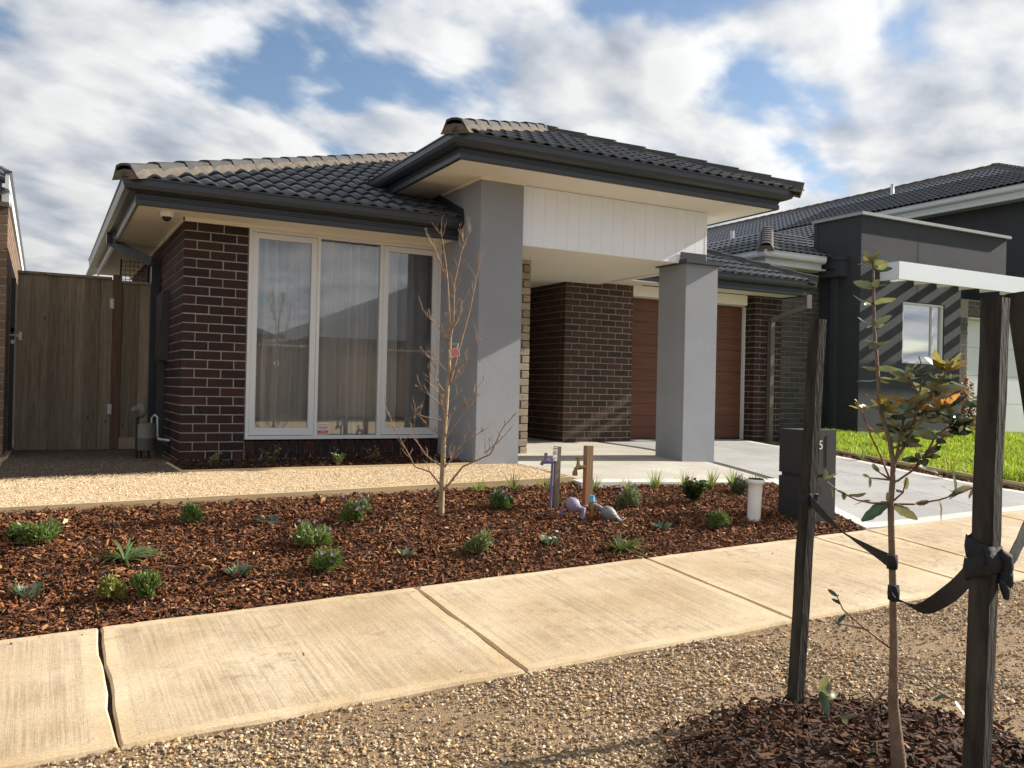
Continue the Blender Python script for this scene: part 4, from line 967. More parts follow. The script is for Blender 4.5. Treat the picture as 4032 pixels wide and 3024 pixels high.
hip_caps(LR, (-0.50, LY - 0.40, 2.64), (-1.4, LY + 0.5, 2.95), first_cap=False)

# ================================================================== RIGHT NEIGHBOUR
NH = empty('rendered_house', (14.0, 11.0, 0), 'charcoal rendered house with white canopy beam and upper storey behind the lawn at right', 'house')
NX, NY = 11.70, 9.70
q = MB(); q.box(NX, 14.30, NY, NY + 0.2, -0.1, 1.312); q.box(NX, 12.755, NY, NY + 0.2, 1.312, 2.37); q.box(13.855, 14.30, NY, NY + 0.2, 1.312, 2.37); q.box(NX, 14.30, NY, NY + 0.2, 2.37, 3.70)
q.box(14.30, 15.6, NY, NY + 0.2, 2.93, 3.70); q.box(NX, NX + 0.2, NY + 0.2, 10.67, -0.1, 3.70); q.box(15.4, 15.6, NY + 0.2, 12, 2.93, 3.70); q.box(14.1, 14.30, NY + 0.2, 12, -0.1, 2.95)
q.build('rendered_wall', M_RENDER_D, NH)
q = MB(); q.box(13.12, 13.128, NY - 0.002, NY + 0.01, 2.37, 3.70); q.build('control_joint', M_BLACK, NH)
q = MB(); q.box(NX - 0.05, 15.66, NY - 0.06, NY + 0.28, 3.702, 3.752); q.box(NX - 0.05, NX + 0.28, NY + 0.28, 10.70, 3.702, 3.752); q.build('parapet_capping', mat('grey_capping', (0.30, 0.32, 0.34), 0.45, 0.05), NH)
q = MB(); q.box(NX - 0.012, NX, 10.6, 10.68, 2.9, 3.70); q.build('capping_return', M_RENDER_D, NH)
q = MB(); q.box(NX, 14.3, NY - 0.012, NY, -0.1, 0.16); q.build('plinth', M_RENDER, NH)
# canopy
q = MB(); q.box(12.16, 18.5, 9.33, 9.37, 2.656, 2.946); q.box(12.16, 12.20, 9.37, NY - 0.002, 2.656, 2.946); CN = q.build('canopy_beam', M_CLAD, NH)
for i in range(10):
    x = 12.42 + i * 0.60; q = MB(); q.box(x, x + 0.05, 9.372, NY - 0.004, 2.66, 2.80); q.build('rafter', M_SOFFIT, CN)
# window
q = MB(); rect_frame(q, 12.765, 13.845, 1.322, 2.36, NY + 0.02, NY + 0.09, 0.035); q.box(13.55, 13.585, NY + 0.022, NY + 0.09, 1.357, 2.325); NWF = q.build('window', M_FRAME, NH)
q = MB(); q.box(12.80, 13.55, NY + 0.05, NY + 0.056, 1.357, 2.325); q.build('pane', M_GLASS_N, NWF); q = MB(); q.box(13.585, 13.81, NY + 0.06, NY + 0.066, 1.357, 2.325); q.build('pane', M_GLASS_N, NWF)
q = MB(); q.box(12.80, 13.81, NY + 0.13, NY + 0.14, 1.35, 2.33); q.build('roller_blind', mat('blind_fabric', (0.46, 0.50, 0.55), 0.9, 0.05), NWF)
# brick wall left of the rendered box
q = MB(); q.box(10.45, 11.70, 10.5575, 10.65, -0.1, 2.86); q.box(10.4575, 10.55, 10.65, 14, -0.1, 2.86); NB1 = q.build('brick_wall', M_MORTAR, NH)
bs = front_wall(10.45, 11.70, 10.55, 0, 33, 2.85)
for b in bs: put_brick(b, BR_GREY, NB1)
stuff_bricks(side_wall(10.45, 10.55, 13.9, 0, 33, 2.85), BR_GREY, NB1)
q = MB(); q.box(15.4, 15.87, 10.6175, 10.75, -0.1, 2.68); q.box(15.87, 18.6, 10.6175, 10.75, 2.335, 2.68); NB2 = q.build('brick_wall', M_MORTAR, NH)
bs2 = front_wall(15.39, 15.872, 10.61, 0, 27, 2.66, False) + front_wall(15.89, 18.6, 10.61, 27, 31, 2.67, False)
for b in bs2: put_brick(b, BR_GREY, NB2)
q = MB(); q.box(15.87, 18.6, 10.59, 10.74, 2.315, 2.334); q.build('lintel', M_SOFFIT, NH)
gdn = MB(); gdn.box(15.87, 18.6, 10.79, 10.8, 0.06, 2.33); GN = gdn.build('garage_door', M_BLACK, NH)
for i in range(4): q = MB(); q.box(15.874, 18.6, 10.77, 10.79, 0.09 + i * 0.56, 0.09 + i * 0.56 + 0.554); q.build('panel', M_NDOOR, GN)
q = MB(); q.box(15.2, 18.6, 9.0, 10.8, -0.2, 0.055); q.build('garage_apron', M_DRIVEB, NH)
# rainwater head and downpipes
q = MB(); q.box(NX - 0.18, NX - 0.002, 9.95, 10.42, 2.72, 2.99); q.box(NX - 0.20, NX - 0.002, 9.93, 10.44, 2.99, 3.06); RH = q.build('rainwater_head', M_RENDER_D, NH)
q = MB(); q.box(NX - 0.187, NX - 0.181, 10.08, 10.28, 2.82, 2.86); q.build('overflow_slot', M_BLACK, RH)
q = MB(); q.box(NX - 0.10, NX - 0.002, 10.12, 10.22, -0.1, 2.72); q.build('downpipe', M_RENDER_D, NH)
q = MB(); q.box(10.56, 10.70, 10.40, 10.53, 2.55, 2.93); q.box(10.58, 10.68, 10.44, 10.54, -0.1, 2.55); q.build('downpipe', mat('slate_downpipe', (0.06, 0.08, 0.105), 0.5, 0.05), NH)
MB().lathe([(0.06, 0), (0.06, 0.12)], (10.36, 10.42, 2.80), 16).build('pipe_stub', M_GALV, NH, True)
# small front-left roof
eave(NH, [(10.14, 14.0), (10.14, 10.25), (11.40, 10.25)], 2.835, 'gutter', M_NGUT, M_NGUT)
q = MB(); q.box(10.14, 11.55, 10.25, 10.545, 2.83, 2.85); q.build('soffit', M_SOFFIT, NH)
zs = 3.03; sx0, sy0 = 10.05, 10.16; ts = 2.0
def nroof(name, poly):
    n = len(poly); mb = MB(); mb.add(poly + [(x, y, z - 0.03) for x, y, z in poly], [tuple(range(n)), tuple(range(n, 2 * n))[::-1]] + [(i, (i + 1) % n, n + (i + 1) % n, n + i) for i in range(n)]); return mb.build(name, M_TILE, NH)
NR1 = nroof('front_roof', [(sx0, sy0, zs), (11.69, sy0, zs), (11.69, 10.7, zs + 0.54 * TP), (12.6, 10.7, zs + 0.54 * TP), (12.6, sy0 + 1.8, zs + 1.8 * TP), (sx0 + 1.8, sy0 + 1.8, zs + 1.8 * TP)])
NR1b = nroof('side_roof', [(sx0, sy0, zs), (sx0 + 1.8, sy0 + 1.8, zs + 1.8 * TP), (sx0 + 1.8, 15, zs + 1.8 * TP), (sx0, 15, zs)])
tile_roof(NR1, (9.95, sy0 - 0.03, zs - 0.008), (1, 0, 0), (0, CS, SN), 0, 9, 6, [((sx0, sy0, 0), hn), ((11.69 if False else 12.6, 0, 0), (-1, 0, 0))])
tile_roof(NR1b, (sx0 - 0.03, 14.2, zs - 0.008), (0, -1, 0), (CS, 0, SN), 0, 14, 6, [((sx0, sy0, 0), -hn)], 40)
hip_caps(NR1, (sx0 - 0.02, sy0 - 0.02, zs + 0.02), (sx0 + 1.8, sy0 + 1.8, zs + 1.8 * TP + 0.02))
# upper storey and its long roof
UX, UZ, RXg = 17.47, 5.17, 20.5; TU = 0.4142; cu_, su_ = math.cos(math.atan(TU)), math.sin(math.atan(TU))
q = MB(); q.box(17.95, 24, 10.6, 14.6, 2.0, 4.90); q.box(15.6, 17.95, 12.0, 12.2, 2.0, 3.5); q.build('upper_wall', M_RENDER_D, NH)
eave(NH, [(17.58, 14.8), (17.58, 10.1), (24, 10.1)], 4.90, 'gutter', M_NGUT, M_NGUT, 0.13)
q = MB(); q.box(17.58, 24, 10.1, 14.8, 4.90, 4.92); q.build('upper_soffit', M_RENDER, NH)
pz = lambda X: UZ + TU * (X - UX)
NR2 = nroof('upper_roof', [(UX, 10.0, UZ), (RXg, 13.0, pz(RXg)), (RXg, 24.0, pz(RXg)), (12.6, 24.0, pz(12.6)), (12.6, 14.3, pz(12.6)), (UX, 14.3, UZ)])
nroof('upper_roof_back', [(RXg, 13.0, pz(RXg)), (23.5, 10.0, UZ), (23.5, 24, UZ), (RXg, 24, pz(RXg))])
nroof('upper_roof_front', [(UX, 10.0, UZ), (23.5, 10.0, UZ), (RXg, 13.0, pz(RXg))])
tile_roof(NR2, (UX - 0.03, 17.2, UZ - 0.012), (0, -1, 0), (cu_, 0, su_), 0, 25, 10, [((UX, 10.0, 0), Vector((-1, 1, 0)).normalized())], 150, None)
tile_roof(NR2, (12.57, 24.0, pz(12.57) - 0.012), (0, -1, 0), (cu_, 0, su_), 0, 33, 16, [((0, 14.3, 0), (0, 1, 0))], 0)
tile_roof(NR2, (UX - 0.03, 24.1, UZ - 0.012), (0, -1, 0), (cu_, 0, su_), 0, 23, 10, [], 0)
hip_caps(NR2, (UX, 10.0, UZ + 0.02), (RXg, 13.0, pz(RXg) + 0.02))
hip_caps(NR2, (RXg, 13.0, pz(RXg) + 0.02), (RXg, 24.0, pz(RXg) + 0.02), 0.37, 0.03, False, True)
MB().tube([(14.9, 16.2, 3.9), (14.9, 16.2, 4.75)], 0.05, 10).build('vent_pipe', M_NGUT, NH, True); MB().lathe([(0.10, 0), (0.045, 0.05), (0.045, 0.30)], (19.6, 15.3, pz(19.6)), 12).build('roof_vent', M_NGUT, NH, True)

# ================================================================== HOUSES ACROSS THE ROAD (seen as reflections)
def far_house(x0, x1, y, d, h, wall_m, label, gar):
    o = empty('brick_house', ((x0 + x1) / 2, y, -0.4), label, 'house', 'houses across the road')
    q = MB(); q.box(x0, x1, y - d, y, -0.5, h); q.build('brick_wall', wall_m, o)
    ov = 0.5; rz = h + 0.02; hh = (d / 2 + ov) * 0.45; a = d / 2 + ov
    P = [(x0 - ov, y + ov, rz), (x1 + ov, y + ov, rz), (x1 + ov, y - d - ov, rz), (x0 - ov, y - d - ov, rz), (x0 - ov + a, y - d / 2, rz + hh), (x1 + ov - a, y - d / 2, rz + hh)]
    q = MB(); q.add(P, [(0, 1, 5, 4), (1, 2, 5), (2, 3, 4, 5), (3, 0, 4), (0, 3, 2, 1)]); q.build('tiled_roof', M_TILE, o)
    q = MB(); q.box(x0 - ov, x1 + ov, y + ov, y + ov + 0.1, rz - 0.05, rz + 0.08); q.build('gutter', M_GUTTER, o)
    q = MB(); q.box(gar, gar + 4.8, y + 0.002, y + 0.04, -0.45, 1.9); q.build('garage_door', M_PALING, o)
    q = MB(); q.box(gar + 6, gar + 7.8, y + 0.002, y + 0.05, 0.3, 1.9); q.build('window', M_FRAME, o)
    q = MB(); q.box(gar + 6.08, gar + 7.72, y + 0.051, y + 0.055, 0.38, 1.82); q.build('pane', M_GLASS_N, o)
far_house(-6.0, 7.2, -15.0, 11, 2.4, BR_BEIGE, 'pale brick house across the road, left roof in the window reflection', -4.5)
far_house(8.9, 22.2, -15.0, 12, 2.4, BR_TAN, 'tan brick house across the road, tall roof in the window reflection', 10)
far_house(24.4, 37, -15.0, 11, 2.4, BR_GREY, 'grey brick house across the road beyond the window reflection', 25.5)

# ================================================================== LETTERBOX
lb = empty('letterbox', (5.715, 5.245, -0.33), 'charcoal pillar letterbox with white number beside the driveway', 'letterbox')
lx0, lx1, ly0, ly1, lz = 5.543, 5.888, 5.095, 5.395, 0.452
q = MB(); q.box(lx0, lx1, ly0, ly1, -0.42, 0.055); q.build('base_block', M_LETTER, lb)
q = MB(); q.box(lx0 + 0.016, lx1 - 0.016, ly0 + 0.016, ly1 - 0.016, 0.055, 0.085); q.build('recess_band', M_LETTER, lb)
q = MB(); q.box(lx0, lx1, ly0, ly1, 0.085, lz); tb = q.build('top_block', M_LETTER, lb)
q = MB(); q.box(5.765, 5.786, ly0 - 0.003, ly0 + 0.001, 0.15, 0.405); q.build('mail_slot', M_BLACK, tb)
MB().lathe([(0.037, 0), (0.037, 0.004)], (5.69, ly0 + 0.001, -0.05), 24, (0, -1, 0)).build('paper_hole', M_BLACK, lb)
text_mesh('5', 0.105, Matrix.Translation((5.702, ly0 - 0.003, 0.325)) @ RX, M_WHITE, tb, 'house_number')

# ================================================================== TAPS, METERS, VENT
tp = empty('garden_tap', (3.57, 5.85, -0.23), 'purple recycled-water tap with warning sign on grey timber post', 'tap', 'front garden taps')
q = MB(); q.bar((3.595, 5.861, -0.34), (3.604, 5.852, 0.290), 0.045, 0.045, (0, 1, 0)); q.build('post', M_TAPPOST, tp)
MB().tube([(3.536, 5.835, -0.30), (3.548, 5.826, 0.195)], 0.0115, 10).build('riser_pipe', M_PURPLE, tp, True)
q = MB(); q.tube([(3.555, 5.822, 0.172), (3.520, 5.83, 0.172), (3.49, 5.845, 0.175), (3.472, 5.855, 0.165), (3.464, 5.86, 0.145)], [0.014, 0.016, 0.021, 0.014, 0.014], 10); q.tube([(3.493, 5.844, 0.175), (3.494, 5.844, 0.208)], [0.018, 0.011], 10); q.tube([(3.494, 5.844, 0.206), (3.494, 5.844, 0.24)], [0.014, 0.013], 8); q.build('tap_body', M_PURPLE, tp, True)
q = MB(); q.box(3.548, 3.588, 5.8265, 5.8295, 0.178, 0.285); sg = q.build('warning_sign', M_WHITE, tp)
ring = MB(); n_ = 28
V = []; 
for i in range(n_):
    a = 2 * math.pi * i / n_; V += [(3.568 + 0.0165 * math.cos(a), 5.8255, 0.244 + 0.0165 * math.sin(a)), (3.568 + 0.0132 * math.cos(a), 5.8255, 0.244 + 0.0132 * math.sin(a))]
ring.add(V, [(2 * i, 2 * ((i + 1) % n_), 2 * ((i + 1) % n_) + 1, 2 * i + 1) for i in range(n_)])
ring.bar((3.557, 5.8258, 0.255), (3.579, 5.8258, 0.233), 0.0006, 0.003, (0, 1, 0)); ring.build('prohibition_ring', M_RED, sg)
q = MB(); q.lathe([(0.003, 0), (0.003, 0.0006)], (3.569, 5.8262, 0.254), 10, (0, -1, 0)); q.bar((3.568, 5.8262, 0.25), (3.566, 5.8262, 0.240), 0.0006, 0.004, (0, 1, 0)); q.bar((3.566, 5.8262, 0.241), (3.561, 5.8262, 0.233), 0.0006, 0.0025, (0, 1, 0)); q.bar((3.566, 5.8262, 0.241), (3.572, 5.8262, 0.234), 0.0006, 0.0025, (0, 1, 0)); q.bar((3.562, 5.8262, 0.246), (3.574, 5.8262, 0.247), 0.0006, 0.002, (0, 1, 0)); q.build('drinking_figure', M_INK, sg)
q = MB(); q.box(3.553, 3.583, 5.8255, 5.8264, 0.203, 0.206); q.box(3.555, 3.581, 5.8255, 5.8264, 0.195, 0.198); q.build('print_line', mat('blue_print', (0.25, 0.35, 0.6), 0.6), sg); q = MB(); q.box(3.550, 3.586, 5.8255, 5.8264, 0.272, 0.278); q.build('heading_bar', M_INK, sg)
tp = empty('garden_tap', (3.87, 5.84, -0.22), 'brass garden tap on bright tan timber post', 'tap', 'front garden taps')
q = MB(); q.bar((3.888, 5.839, -0.33), (3.888, 5.836, 0.294), 0.058, 0.058, (0, 1, 0)); q.build('post', M_TAPPOST2, tp)
MB().tube([(3.842, 5.815, -0.3), (3.845, 5.80, 0.13)], 0.0125, 10).build('riser_pipe', M_COPPER, tp, True)
q = MB(); q.tube([(3.848, 5.80, 0.124), (3.82, 5.815, 0.124), (3.79, 5.83, 0.122), (3.772, 5.84, 0.11), (3.768, 5.843, 0.075)], [0.016, 0.015, 0.021, 0.015, 0.017], 10); q.tube([(3.79, 5.83, 0.125), (3.789, 5.832, 0.16), (3.788, 5.832, 0.185)], [0.019, 0.013, 0.008], 10); q.build('tap_body', M_BRASS, tp, True)
q = MB(); q.bar((3.76, 5.832, 0.191), (3.816, 5.832, 0.191), 0.012, 0.009); q.bar((3.788, 5.81, 0.1912), (3.788, 5.854, 0.1912), 0.012, 0.0085); q.build('handle', M_BRASS, tp)
MB().lathe([(0.021, 0), (0.021, 0.035)], (3.768, 5.843, 0.055), 12).build('hose_fitting', M_COPPER, tp, True)

wm = empty('water_meter', (3.60, 5.6, -0.3), 'lilac wrapped water meter on purple pipes in front of the tap posts', 'water meter', 'water meters in the bark')
MB().tube([(3.525, 5.66, -0.34), (3.54, 5.65, -0.16)], 0.013, 10).build('pipe', M_PURPLE, wm, True); MB().tube([(3.668, 5.581, -0.42), (3.672, 5.578, -0.25)], 0.016, 10).build('pipe', M_PURPLE, wm, True)
MB().tube([(3.54, 5.65, -0.165), (3.545, 5.647, -0.125), (3.565, 5.637, -0.115)], [0.016, 0.018, 0.017], 10).build('elbow', M_BRASS, wm, True)
MB().tube([(3.56, 5.638, -0.115), (3.575, 5.631, -0.12), (3.60, 5.617, -0.138), (3.63, 5.602, -0.155), (3.648, 5.592, -0.163), (3.66, 5.585, -0.168)], [0.02, 0.043, 0.056, 0.05, 0.028, 0.022], 14).build('meter_body', M_PWRAP, wm, True)
q = MB(); q.tube([(3.655, 5.588, -0.165), (3.676, 5.576, -0.172), (3.674, 5.577, -0.20), (3.672, 5.578, -0.245)], [0.02, 0.024, 0.02, 0.02], 10); q.bar((3.67, 5.58, -0.148), (3.71, 5.565, -0.146), 0.016, 0.008); q.build('stop_valve', M_PWRAP, wm, True)
wm = empty('water_meter', (3.85, 5.54, -0.3), 'grey wrapped water meter with blue cap beside the tan tap post', 'water meter', 'water meters in the bark')
MB().tube([(3.762, 5.587, -0.32), (3.763, 5.585, -0.12)], [0.016, 0.02], 10).build('standpipe', M_BRASS, wm, True); MB().lathe([(0.024, 0), (0.025, 0.012), (0.02, 0.02), (0.019, 0.05)], (3.764, 5.585, -0.122), 14).build('blue_cap', M_BLUE, wm, True)
MB().tube([(3.765, 5.584, -0.145), (3.79, 5.572, -0.148), (3.815, 5.558, -0.163), (3.835, 5.547, -0.18)], [0.016, 0.018, 0.018, 0.02], 10).build('inlet_pipe', M_GWRAP, wm, True)
MB().tube([(3.832, 5.549, -0.178), (3.85, 5.54, -0.188), (3.875, 5.525, -0.206), (3.90, 5.512, -0.225), (3.925, 5.498, -0.245), (3.94, 5.49, -0.257)], [0.022, 0.046, 0.056, 0.048, 0.03, 0.024], 14).build('meter_body', M_GWRAP, wm, True)
q = MB(); q.tube([(3.935, 5.492, -0.252), (3.955, 5.482, -0.268), (3.957, 5.482, -0.30), (3.951, 5.485, -0.42)], [0.026, 0.026, 0.018, 0.012], 10); q.bar((3.945, 5.488, -0.24), (3.985, 5.47, -0.238), 0.016, 0.008); q.build('outlet_valve', M_GWRAP, wm, True)

pv = empty('vent_pipe', (5.15, 5.29, -0.31), 'white plastic riser pipe with black grate in bark near the letterbox', 'pipe')
lean = Vector((0.03, -0.02, 1)).normalized(); pvb = (5.155, 5.286, -0.33)
MB().lathe([(0.055, 0), (0.055, 0.305)], pvb, 28, lean).build('pipe', M_WHITE, pv, True)
MB().lathe([(0.0575, 0.27), (0.0575, 0.335), (0.071, 0.34), (0.073, 0.365), (0.066, 0.372)], pvb, 28, lean).build('collar', M_WHITE, pv, True)
MB().lathe([(0.064, 0.370), (0.064, 0.376)], pvb, 28, lean).build('grate', M_BLACK, pv)
q = MB(); top = Vector(pvb) + lean * 0.378
for i in range(14):
    a = 2 * math.pi * i / 14; q.bar(top + Vector((math.cos(a), math.sin(a), 0)) * 0.014, top + Vector((math.cos(a), math.sin(a), 0)) * 0.058, 0.005, 0.003)
q.build('grate_bars', M_DARKMETAL, pv)

# ================================================================== BARE TREE
bt = empty('bare_tree', (2.63, 5.895, -0.25), 'leafless young tree with thin trunk and hanging red tag in the bark bed', 'tree')
BT = {'trunk': [(2.629, 5.895, -0.30), (2.629, 5.895, -0.22), (2.631, 5.893, -0.022), (2.635, 5.889, 0.335), (2.649, 5.879, 0.646), (2.659, 5.872, 0.960), (2.661, 5.870, 1.103), (2.647, 5.876, 1.329), (2.637, 5.881, 1.501)]}
BR = [[(2.661, 5.870, 1.103), (2.678, 5.860, 1.217), (2.678, 5.859, 1.391), (2.678, 5.858, 1.515), (2.712, 5.839, 1.712), (2.730, 5.828, 1.801), (2.721, 5.833, 1.901)],
      [(2.665, 5.870, 0.762), (2.710, 5.844, 0.976), (2.784, 5.802, 1.320), (2.820, 5.781, 1.545), (2.846, 5.766, 1.720)],
      [(2.637, 5.881, 1.501), (2.586, 5.908, 1.652), (2.536, 5.934, 1.781), (2.481, 5.963, 1.903)], [(2.637, 5.881, 1.501), (2.618, 5.890, 1.672), (2.591, 5.903, 1.841), (2.580, 5.909, 1.888)],
      [(2.678, 5.858, 1.515), (2.694, 5.849, 1.636), (2.730, 5.828, 1.801)], [(2.730, 5.828, 1.801), (2.755, 5.814, 1.864), (2.777, 5.802, 1.910)],
      [(2.629, 5.895, 0.002), (2.567, 5.927, 0.105), (2.455, 5.988, 0.145), (2.351, 6.044, 0.284), (2.290, 6.076, 0.418), (2.246, 6.099, 0.538)],
      [(2.631, 5.892, -0.045), (2.755, 5.825, 0.153), (2.902, 5.744, 0.255), (2.997, 5.691, 0.442), (3.082, 5.644, 0.552)], [(2.902, 5.744, 0.255), (3.000, 5.691, 0.329), (3.042, 5.667, 0.430)],
      [(2.631, 5.892, 0.144), (2.539, 5.941, 0.217), (2.462, 5.983, 0.359), (2.395, 6.018, 0.513)], [(2.636, 5.888, 0.352), (2.770, 5.814, 0.580), (2.817, 5.787, 0.694)],
      [(2.633, 5.891, 0.125), (2.762, 5.820, 0.338), (2.873, 5.759, 0.426)], [(2.655, 5.875, 0.748), (2.738, 5.830, 0.849), (2.773, 5.810, 0.963)],
      [(2.645, 5.881, 0.673), (2.578, 5.917, 0.801), (2.544, 5.935, 0.915), (2.510, 5.953, 1.028)], [(2.645, 5.882, 0.635), (2.541, 5.937, 0.759), (2.488, 5.965, 0.899)],
      [(2.640, 5.885, 0.484), (2.470, 5.978, 0.529), (2.457, 5.984, 0.585)], [(2.643, 5.883, 0.578), (2.549, 5.933, 0.670), (2.428, 5.999, 0.748)],
      [(2.662, 5.870, 0.994), (2.594, 5.906, 1.215), (2.604, 5.900, 1.272)], [(2.660, 5.871, 1.069), (2.588, 5.909, 1.181), (2.479, 5.968, 1.312)],
      [(2.671, 5.864, 1.164), (2.719, 5.838, 1.260), (2.753, 5.819, 1.376)], [(2.654, 5.876, 0.824), (2.775, 5.809, 0.940), (2.838, 5.774, 1.093)],
      [(2.636, 5.888, 0.370), (2.538, 5.941, 0.425), (2.453, 5.987, 0.517)], [(2.644, 5.883, 0.522), (2.766, 5.816, 0.619), (2.886, 5.749, 0.811)]]
MB().tube(BT['trunk'], [0.026, 0.023, 0.021, 0.017, 0.0145, 0.012, 0.010, 0.007, 0.005], 10).build('trunk', M_BARK, bt, True)
rb = random.Random(11); cr = MB()
def twig(p, d, l, r, depth):
    q0 = Vector(p); pts = [q0]; dd = Vector(d).normalized()
    for i in range(3):
        dd = (dd + Vector((rb.uniform(-.2, .2), rb.uniform(-.2, .2), rb.uniform(-.05, .25)))).normalized(); pts.append(pts[-1] + dd * l / 3)
    cr.tube(pts, [r, r * 0.8, r * 0.65, r * 0.45], 5)
    if depth > 0:
        for k in range(rb.choice((1, 2))):
            q = pts[rb.choice((1, 2, 3))]; twig(q, dd + Vector((rb.uniform(-.9, .9), rb.uniform(-.9, .9), rb.uniform(-.1, .6))), l * rb.uniform(.35, .6), r * 0.65, depth - 1)
for j, B in enumerate(BR):
    B = [Vector(p) + (Vector((0, rb.uniform(-.05, .05) * i, 0)) if j > 5 else Vector((0, 0, 0))) for i, p in enumerate(B)]
    n = len(B); r0 = 0.0085 if j in (0, 1, 6, 7) else 0.0052
    cr.tube(B, [r0 * (1 - 0.68 * i / (n - 1)) for i in range(n)], 6)
    for i in range(1, n):
        for k in range(3):
            t_ = rb.random(); p = B[i - 1].lerp(B[i], t_); d = (B[i] - B[i - 1]).normalized()
            twig(p, d * 0.7 + Vector((rb.uniform(-.9, .9), rb.uniform(-.9, .9), rb.uniform(-.2, .7))), rb.uniform(0.035, 0.13), 0.0024, 1)
    for k in range(4):
        e = B[-1] + Vector((rb.uniform(-.006, .006), rb.uniform(-.006, .006), rb.uniform(-.01, .015))); cr.lathe([(0.0015, -0.004), (0.0035, 0), (0.001, 0.006)], e, 5)
for z in (0.2, 0.3, 0.45, 0.55, 0.7, 0.85, 0.95, 0.62, 0.38, 0.28, 0.15):
    a = rb.uniform(0, 6.28); twig((2.635 + z * 0.02, 5.888, z), (math.cos(a), math.sin(a), 0.6), rb.uniform(0.12, 0.24), 0.0034, 2)
cr.build('branches', mat('twig_bark', (0.26, 0.165, 0.105), 0.8, 0.25, 40), bt, True)
tg = empty('plant_tag', (2.672, 5.82, 0.99), 'small red and cream plant tag tied to the leafless young tree', 'tag')
q = MB(); ax = Vector((0.86, -0.4, 0.30)).normalized(); az_ = Vector((-0.22, 0.12, 0.92)).normalized(); ay_ = ax.cross(az_).normalized(); cc_ = Vector((2.672, 5.815, 0.995))
q.obox(cc_, ax * 0.038, ay_ * 0.0008, az_ * 0.032); q.build('card', mat('cream_card', (0.62, 0.58, 0.42), 0.7, 0.1, 60), tg)
q = MB(); fdir = -ay_ if (-ay_).y < 0 else ay_
if fdir.y > 0: fdir = -fdir
q.obox(cc_ + fdir * 0.0012 + ax * 0.004, ax * 0.029, ay_ * 0.0004, az_ * 0.027); q.build('red_print', M_PINK, tg)
MB().tube([cc_ + ax * 0.03 + az_ * 0.03, cc_ + ax * 0.045 + az_ * 0.055, (2.66, 5.868, 1.06)], 0.0018, 5).build('tie', M_WHITE, tg)

# ================================================================== SAPLING WITH STAKES
SP = {'trunk': [(2.466, 1.855, -0.56), (2.464, 1.855, -0.449), (2.443, 1.865, -0.252), (2.441, 1.865, -0.074), (2.436, 1.867, 0.078), (2.428, 1.870, 0.255), (2.424, 1.872, 0.342), (2.422, 1.873, 0.397), (2.425, 1.870, 0.464)],
      'stem': [(2.425, 1.870, 0.464), (2.426, 1.870, 0.533), (2.414, 1.876, 0.601), (2.389, 1.888, 0.681), (2.379, 1.894, 0.758), (2.376, 1.895, 0.810), (2.369, 1.898, 0.890), (2.362, 1.902, 0.963), (2.359, 1.903, 1.055), (2.356, 1.904, 1.137), (2.354, 1.905, 1.176)],
      'b1': [(2.425, 1.870, 0.464), (2.440, 1.862, 0.470), (2.485, 1.838, 0.507), (2.520, 1.818, 0.562), (2.545, 1.804, 0.618), (2.596, 1.777, 0.660)], 'b1b': [(2.485, 1.838, 0.507), (2.521, 1.817, 0.552), (2.564, 1.794, 0.613), (2.613, 1.767, 0.641)],
      'b2': [(2.428, 1.868, 0.521), (2.434, 1.865, 0.536), (2.447, 1.858, 0.637), (2.452, 1.855, 0.664), (2.467, 1.846, 0.716), (2.505, 1.825, 0.751), (2.538, 1.807, 0.762)],
      'b3': [(2.428, 1.868, 0.529), (2.466, 1.847, 0.602), (2.482, 1.838, 0.654), (2.485, 1.836, 0.683), (2.494, 1.832, 0.735), (2.480, 1.838, 0.777), (2.462, 1.848, 0.807)], 'b3s': [(2.494, 1.832, 0.735), (2.505, 1.825, 0.826), (2.491, 1.832, 0.876)],
      'b4': [(2.485, 1.836, 0.683), (2.498, 1.829, 0.712), (2.544, 1.804, 0.747), (2.561, 1.795, 0.789), (2.569, 1.790, 0.834)], 'b5': [(2.425, 1.870, 0.464), (2.415, 1.876, 0.481), (2.389, 1.890, 0.551), (2.361, 1.905, 0.613), (2.343, 1.914, 0.661), (2.332, 1.920, 0.697)],
      'lowR': [(2.422, 1.873, 0.394), (2.487, 1.837, 0.395), (2.559, 1.798, 0.411), (2.619, 1.765, 0.434), (2.661, 1.742, 0.457)], 'lowL': [(2.422, 1.873, 0.397), (2.368, 1.902, 0.396), (2.325, 1.925, 0.405), (2.271, 1.954, 0.433), (2.235, 1.974, 0.466)],
      'tw1': [(2.420, 1.873, 0.472), (2.373, 1.898, 0.507), (2.368, 1.901, 0.521)], 'tw2': [(2.420, 1.873, 0.472), (2.376, 1.897, 0.476), (2.357, 1.907, 0.478)], 'tw3': [(2.427, 1.870, 0.402), (2.456, 1.854, 0.432), (2.465, 1.848, 0.481)],
      'd1': [(2.428, 1.872, -0.070), (2.353, 1.912, -0.007), (2.294, 1.944, 0.049), (2.275, 1.954, 0.093)], 'd1b': [(2.368, 1.904, -0.014), (2.303, 1.940, 0.000), (2.274, 1.955, 0.004)], 'd2': [(2.424, 1.875, -0.202), (2.374, 1.903, -0.277), (2.311, 1.937, -0.306), (2.237, 1.977, -0.217)], 'd3': [(2.455, 1.858, -0.150), (2.501, 1.833, -0.159), (2.576, 1.792, -0.213), (2.621, 1.768, -0.237)]}
sp = empty('banksia_sapling', (2.466, 1.855, -0.5), 'leafy young sapling with toothed leaves tied between dark stakes', 'sapling')
MB().tube(SP['trunk'], [0.028, 0.0235, 0.0165, 0.0128, 0.0115, 0.0105, 0.0098, 0.0095, 0.009], 12).build('trunk', M_BARK2, sp, True)
